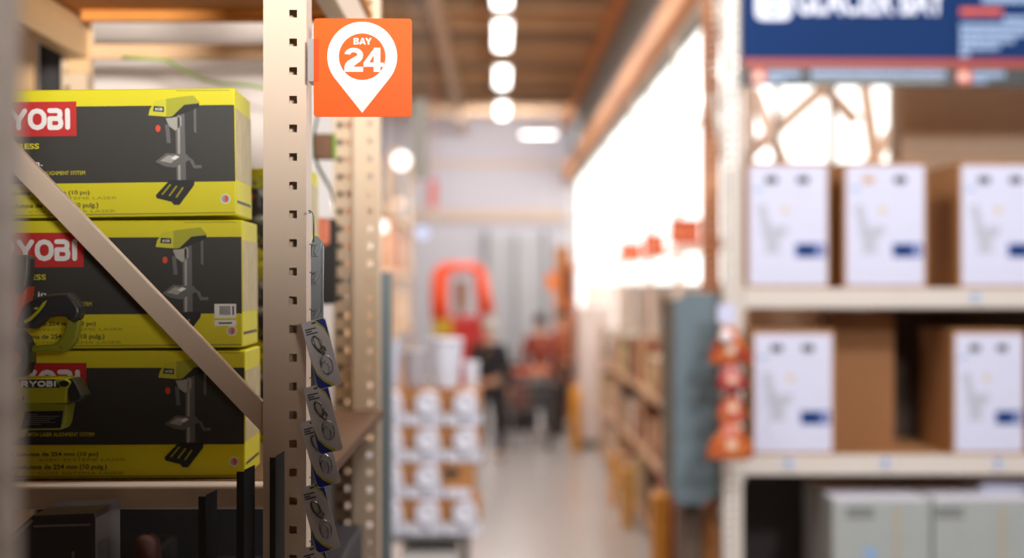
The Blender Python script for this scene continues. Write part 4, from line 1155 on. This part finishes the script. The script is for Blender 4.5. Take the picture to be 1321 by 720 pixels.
for x in (-0.26, 0.30):
    for yo in (0.15, 1.0):
        MB().tube([(x-0.06, yo, 0.13), (x+0.06, yo, 0.13)], 0.13, 18).build('wheel', M_dark, t)

# ------------------------------------------------------------------ people
def skin_mesh(name, verts, edges, radii, material, parent=None, levels=1, root=0):
    me = bpy.data.meshes.new(name)
    me.from_pydata(verts, edges, [])
    o = bpy.data.objects.new(name, me); COL.objects.link(o)
    sk = o.modifiers.new('skin', 'SKIN'); sk.use_smooth_shade = True
    for i, r in enumerate(radii):
        v = me.skin_vertices[0].data[i]
        v.radius = r if isinstance(r, tuple) else (r, r)
        v.use_root = (i == root)
    sb = o.modifiers.new('sub', 'SUBSURF'); sb.levels = levels; sb.render_levels = levels
    bpy.context.view_layer.update()
    me2 = bpy.data.meshes.new_from_object(o.evaluated_get(bpy.context.evaluated_depsgraph_get()))
    bpy.data.objects.remove(o)
    me2.name = name
    me2.materials.clear(); me2.materials.append(material)
    for p in me2.polygons: p.use_smooth = True
    ob = bpy.data.objects.new(name, me2); COL.objects.link(ob)
    if parent is not None: ob.parent = parent
    return ob
def person(loc, rz, label, top, legs, hair, H=1.66, reach=0.0):
    """faces -Y at rz = 0; the whole body is one continuous skin, clothes and hair are its children"""
    s = H/1.75
    V_ = []; E_ = []; R_ = []
    def v(x, y, z, r, link=None):
        V_.append((x*s, y*s, z*s)); R_.append(tuple(q*s for q in r) if isinstance(r, tuple) else r*s)
        if link is not None: E_.append((link, len(V_)-1))
        return len(V_)-1
    pel = v(0, 0, 0.95, (0.15, 0.11)); wa = v(0, 0.0, 1.12, (0.13, 0.095), pel); ch = v(0, 0.01, 1.32, (0.155, 0.11), wa)
    nk0 = v(0, 0.01, 1.46, (0.075, 0.065), ch); nk = v(0, 0.0, 1.52, 0.055, nk0); hd = v(0, -0.01, 1.60, (0.068, 0.08), nk); ht = v(0, -0.005, 1.69, (0.07, 0.085), hd)
    hands = []
    for sd in (-1, 1):
        sh = v(sd*0.18, 0.01, 1.41, 0.058, ch)
        el = v(sd*0.235, -0.02-0.10*reach, 1.14+0.02*reach, 0.044, sh)
        wr_ = v(sd*(0.235-0.03*reach), -0.08-0.34*reach, 0.91+0.14*reach, 0.028, el)
        pm = v(sd*(0.235-0.03*reach), -0.10-0.40*reach, 0.85+0.15*reach, (0.018, 0.036), wr_)
        hands.append((sd, V_[pm]))
        for kf, (dy, ln) in enumerate(((-0.03, 0.070), (-0.01, 0.080), (0.01, 0.075), (0.028, 0.060))):
            b0 = V_[pm]
            if reach > 0.3: f1 = v(b0[0]/s+dy, b0[1]/s-0.03, b0[2]/s-0.005, 0.0095, pm); v(b0[0]/s+dy, b0[1]/s-0.035-ln*0.3, b0[2]/s-0.035, 0.008, f1)
            else: f1 = v(b0[0]/s, b0[1]/s+dy, b0[2]/s-0.04, 0.0095, pm); v(b0[0]/s-sd*0.012, b0[1]/s+dy-0.006, b0[2]/s-0.04-ln*0.55, 0.008, f1)
        th = v(V_[wr_][0]/s-sd*0.02, V_[wr_][1]/s-0.035, V_[wr_][2]/s-0.03, 0.011, pm); v(V_[th][0]/s-sd*0.004, V_[th][1]/s-0.016, V_[th][2]/s-0.035, 0.009, th)
        hp = v(sd*0.09, 0, 0.88, 0.088, pel); kn = v(sd*0.10, -0.015+sd*0.03, 0.50, 0.058, hp); an = v(sd*0.105, 0.02+sd*0.05, 0.09, 0.040, kn)
        hl = v(sd*0.107, 0.045+sd*0.05, 0.045, 0.036, an); v(sd*0.115, -0.13+sd*0.05, 0.036, (0.045, 0.030), hl)
    t = thing('person', label, 'person', loc, (0, 0, rz))
    body = skin_mesh('body', V_, E_, R_, M_skin, t)
    # face
    b = MB()
    for sd in (-1, 1):
        b.lathe([(0.001, -0.006), (0.010, -0.004), (0.012, 0.002), (0.001, 0.006)], (sd*0.028*s, -0.088*s, 1.645*s), 10, m=1, axis='y')
        b.lathe([(0.001, -0.008), (0.018, -0.004), (0.022, 0.004), (0.001, 0.01)], (sd*0.072*s, 0.0, 1.635*s), 10, m=0, axis='y')
    b.tube([(0, -0.088*s, 1.655*s), (0, -0.104*s, 1.618*s), (0, -0.09*s, 1.606*s)], [0.007, 0.013, 0.008], 8, 0)
    b.tube([(-0.022*s, -0.082*s, 1.582*s), (0, -0.090*s, 1.580*s), (0.022*s, -0.082*s, 1.582*s)], [0.003, 0.006, 0.003], 6, 2)
    b.build('face', [M_skin, mat('eye_dark', (40, 30, 26)), mat('lip', (160, 86, 80))], t)
    # hair: cap over the back and top of the skull
    prof = []
    b = MB(); n = 20; vs_ = []; fs = []
    m_ = 9
    for i in range(m_):
        u = i/(m_-1); th_ = u*PI*0.62
        for j in range(n):
            a = 2*PI*j/n
            fr = max(0, -math.sin(a))          # towards the face
            tt_ = th_*(1-0.45*fr)
            vs_.append((0.090*s*math.sin(tt_)*math.cos(a), 0.105*s*math.sin(tt_)*math.sin(a)+0.004*s, (1.655+0.112*math.cos(tt_))*s))
    for i in range(m_-1):
        for j in range(n): fs.append((i*n+j, (i+1)*n+j, (i+1)*n+(j+1)%n, i*n+(j+1)%n))
    b.add(vs_, fs, 0, True)
    ho = b.build('hair', hair, t); sm_ = ho.modifiers.new('thick', 'SOLIDIFY'); sm_.thickness = 0.012
    # clothes follow the body
    def sub(ids, extra, name, m_, root=0):
        idx = {i: k for k, i in enumerate(ids)}
        skin_mesh(name, [V_[i] for i in ids], [(idx[a], idx[c]) for a, c in E_ if a in idx and c in idx],
                  [tuple(q+extra for q in R_[i]) if isinstance(R_[i], tuple) else R_[i]+extra for i in ids], m_, t, root=idx[root])
    arms = []
    order = 7
    per = 3+1+8+2+5
    for k in range(2):
        o0 = order+k*per
        arms.append((o0, o0+1, o0+2, o0+14, o0+15, o0+16, o0+17, o0+18))
    sub([pel, wa, ch, nk0] + [i for a in arms for i in a[:3]], 0.014, 'jacket', top, root=pel)
    sub([pel] + [i for a in arms for i in a[3:6]], 0.014, 'trousers', legs, root=pel)
    for a in arms:
        ids = [a[7], a[6]]
        skin_mesh('shoe', [V_[a[6]], V_[a[7]]], [(0, 1)], [(0.046*s, 0.044*s), (0.052*s, 0.036*s)], M_dark, t)
    return t
M_blk = mat('black_clothing', (26, 26, 30), 0.8); M_mar = mat('maroon_jacket', (140, 62, 44), 0.8); M_gry = mat('grey_jacket', (92, 84, 80), 0.8)
M_jean = mat('dark_jeans', (38, 38, 46), 0.8); M_hd = mat('dark_hair', (52, 38, 32), 0.7); M_hg = mat('grey_hair', (176, 166, 156), 0.7)
person((WX(631, 16.6), 16.6, 0), PI*0.9, 'person in black clothes with grey hair beside the orange lift truck', M_blk, M_blk, M_hg, H=1.66)
person((WX(697, 19.0), 19.0, 0), PI*1.1, 'dark-haired person in a maroon jacket in the middle of the aisle', M_mar, M_jean, M_hd, H=1.68, reach=0.0)
person((WX(726, 20.2), 20.2, 0), PI*0.4, 'person in a rust-brown jacket standing nearest the white upright cabinet', mat('rust_jacket', (150, 76, 44), 0.8), M_jean, M_hd, H=1.72)

# shopping cart before the shoppers
YC2 = 17.6
t = thing('shopping_cart', 'wire shopping cart loaded with boxes in front of the shoppers', 'shopping cart', (WX(684, YC2), YC2, 0), (0, 0, 0.1))
b = MB()
for z in (0.5, 0.62, 0.74, 0.86, 0.96):
    b.tube([(-0.26, -0.02, z), (0.26, -0.02, z), (0.28, 0.8, z), (-0.28, 0.8, z)], 0.005, 6, closed=True)
for k in range(9):
    x = -0.26+0.065*k
    b.tube([(x, -0.02, 0.5), (x, -0.02, 0.96)], 0.004, 5); b.tube([(x, -0.02, 0.5), (x, 0.8, 0.5)], 0.004, 5); b.tube([(x, 0.8, 0.5), (x, 0.8, 0.96)], 0.004, 5)
b.build('basket', M_steel, t)
MB().tube([(-0.24, -0.0, 0.5), (-0.24, 0.05, 0.15), (-0.24, 0.8, 0.15)], 0.012, 8).tube([(0.24, 0, 0.5), (0.24, 0.05, 0.15), (0.24, 0.8, 0.15)], 0.012, 8).tube([(-0.24, 0.4, 0.15), (0.24, 0.4, 0.15)], 0.012, 8).build('chassis', M_steel, t)
MB().tube([(-0.26, -0.10, 1.0), (0.26, -0.10, 1.0)], 0.016, 10).tube([(-0.26, -0.02, 0.94), (-0.26, -0.10, 1.0)], 0.01, 8).tube([(0.26, -0.02, 0.94), (0.26, -0.10, 1.0)], 0.01, 8).build('handlebar', M_orange, t)
for x in (-0.24, 0.24):
    for y in (0.05, 0.78):
        MB().tube([(x-0.012, y, 0.06), (x+0.012, y, 0.06)], 0.06, 14).tube([(x, y, 0.12), (x, y, 0.16)], 0.01, 6).build('wheel', M_dark, t)
for (x, y, w_, h, c, lb) in ((-0.12, 0.1, 0.24, 0.50, (104, 52, 40), 'dark red-brown box in the shopping cart'), (0.13, 0.12, 0.2, 0.36, (50, 48, 50), 'dark grey box in the shopping cart'), (0.0, 0.45, 0.4, 0.42, (150, 108, 74), 'tan-brown box at the back of the shopping cart')):
    o = MB().box(-w_/2, w_/2, 0, 0.26, 0, h).build('boxed_goods', mat('cart_goods_%d' % c[0], c, 0.7), bevel=0.006)
    o.location = (WX(684, YC2)+x, YC2+y+0.02, 0.507); o.rotation_euler = (0, 0, 0.1)
    tag(o, lb, 'box')

for (px_, Y, w_, h, c, lb) in ((664, 19.9, 0.46, 0.95, (46, 44, 44), 'charcoal carton standing on the floor left of the maroon-jacketed person'), (716, 19.2, 0.22, 0.72, (58, 46, 40), 'brown carton on the floor beside the maroon-jacketed person')):
    o = MB().box(-w_/2, w_/2, 0, 0.3, 0, h).build('floor_carton', mat('floor_carton_%d' % c[0], c, 0.7), bevel=0.008); o.location = (WX(px_, Y), Y, 0)
    tag(o, lb, 'carton')
x, z = W(717, 363, 24.0)
t = thing('glint_disc', 'orange disc for a blurred glint left of the windows near the end of the aisle', 'sign', (x, 24.0, z))
MB().prism(disc_pts(0, 0, 0.17), 0, 0.02).build('glint_face', mat('glint_orange', (255, 140, 70), 0.5), t)  # solid disc painted in place of an out-of-focus orange glint
MB().tube([(0, 0.01, 0.165), (0, 0.01, CZ-z-0.005)], 0.006, 6).build('hanging_rod', M_steel, t)

# stacked goods on the right before the far end
for i, (pa, pb, ya, h, c, lb) in enumerate(((722, 742, 22.0, 2.35, (176, 98, 52), 'tall orange-brown boxed display at the right end of the aisle'),
                                         (716, 736, 25.0, 2.75, (224, 148, 84), 'taller amber boxed display behind the orange-brown one'))):
    xa, xb = WX(pa, ya), WX(pb, ya)
    t = thing('boxed_display', lb, 'display stand', ((xa+xb)/2, ya, 0))
    for k in range(5):
        MB().box(-(xb-xa)/2, (xb-xa)/2, 0, 0.5, k*h/5+0.003, (k+1)*h/5).build('display_tier', mat('display_%d_%d' % (i, k % 2), tuple(int(v*(1.0 if k % 2 else 0.82)) for v in c), 0.7), t, bevel=0.01)

# ------------------------------------------------------------------ left aisle racks and goods
t = thing('tall_rack', 'tall blurred rack on the left side of the aisle, right behind the second slotted frame', 'rack', (-1.6, 10.0, 0))
M_r3 = mat('rack_beige_distant', (220, 186, 150), 0.6)
for y in (0, 4.2, 8.4, 12.6, 16.8):
    MB().box(-0.08, 0, y, y+0.08, 0, 4.3).box(-1.0, -0.92, y, y+0.08, 0, 4.3).build('post', M_r3, t)
LV = (0.15, 1.35, 2.3, 3.2)
for z in LV:
    MB().box(-1.0, -0.0, 0.08, 16.8, z-0.10, z).build('shelf', M_r3, t)
rr = random.Random(5)
gc2 = [((226, 178, 128), 'tan'), ((236, 224, 214), 'white'), ((176, 122, 78), 'brown'), ((228, 186, 150), 'peach'), ((160, 168, 184), 'blue-grey'), ((196, 112, 66), 'rust')]
lv = {0.15: 'bottom', 1.35: 'second', 2.3: 'third', 3.2: 'top'}
for z in LV:
    y = 10.2
    while y < 26.3:
        w_ = rr.uniform(0.5, 1.1); h = rr.uniform(0.5, 0.78)
        if not any(p-0.05 < y+w_ and y < p+0.13 for p in (10.0, 14.2, 18.4, 22.6, 26.8)):
            c, cn_ = gc2[rr.randrange(len(gc2))] if z < 3 else (((110, 112, 114), 'dark grey') if rr.random() < 0.6 else gc2[rr.randrange(len(gc2))])
            o = MB().box(-0.84, 0, 0, w_-0.04, 0, h, 0).box(0, 0.003, (w_-0.04)*0.25, (w_-0.04)*0.75, h*0.3, h*0.7, 1).build('storage_carton', [mat('left_goods_'+cn_, c, 0.7), mat('left_goods_label_'+cn_, tuple(min(255, v+24) for v in c), 0.6)], bevel=0.01)
            o.location = (-1.62-rr.uniform(0, 0.03), y, z+0.001)
            tag(o, '%s carton on the %s shelf of the tall left rack' % (cn_, lv[z]), 'carton', '%s cartons on the %s shelf of the left rack' % (cn_, lv[z]))
        y += w_+0.03
# white globe lamps and small signs on the left
M_gl = emis('globe_glow', (255, 248, 240), 3.2); M_gl2 = emis('globe_glow_warm', (255, 214, 186), 1.6); M_gl3 = emis('globe_glow_cool', (208, 216, 246), 1.3)
for (px_, py_, Y, r, m_, lb) in ((518, 207, 14.0, 0.085, M_gl, 'bright white lamp right of the second slotted frame, upper one'),
                             (493, 292, 12.0, 0.045, M_gl, 'bright white lamp touching the second slotted frame'),
                             (515, 262, 15.0, 0.05, M_gl2, 'faint warm lamp between the two white lamps'),
                             (545, 300, 16.0, 0.075, M_gl3, 'bluish white lamp above the orange lift truck, on its left'),
                             (403, 234, 8.2, 0.12, M_gl, 'large white lamp seen between the two slotted posts'),
                             (428, 262, 8.0, 0.035, M_gl, 'small white lamp seen against the holes of the second post'),
                             (425, 309, 8.7, 0.03, M_gl, 'lowest small white lamp seen above the clip strip'),):
    x, z = W(px_, py_, Y)
    t = thing('pendant_lamp', lb, 'lamp', (x, Y, z), group='blurred lamps on the left')
    MB().lathe([(0.1*r, -r), (0.5*r, -0.87*r), (0.87*r, -0.5*r), (r, 0), (0.87*r, 0.5*r), (0.5*r, 0.87*r), (0.1*r, r)], (0, 0, 0), 18).build('globe', m_, t)
    MB().tube([(0, 0, r), (0, 0, CZ-z-0.005)], 0.005, 6).build('suspension_rod', M_dark, t)
x, z = W(543, 140, 15.5)
t = thing('hanging_sign', 'grey hanging sign board right of the orange sign', 'sign', (x, 15.5, z))
MB().box(-0.10, 0.07, 0, 0.03, -0.78, 0.10).build('sign_board', mat('slate_grey_sign', (128, 128, 122), 0.7), t, bevel=0.01)
MB().tube([(-0.08, 0.015, 0.1), (-0.08, 0.015, CZ-z-0.005)], 0.006, 6).tube([(0.06, 0.015, 0.1), (0.06, 0.015, CZ-z-0.005)], 0.006, 6).build('hanging_rod', M_steel, t)
x, z = W(559, 268, 22)
tag(MB().box(-0.07, 0.06, 0, 0.02, 0, 0.44).tube([(0, 0.01, 0.44), (0, 0.01, CZ-z-0.005)], 0.006, 6).build('red_sign', mat('muted_red_sign', (196, 92, 84), 0.6), loc=(x, 22, z)), 'narrow muted red sign left of the far wall', 'sign')
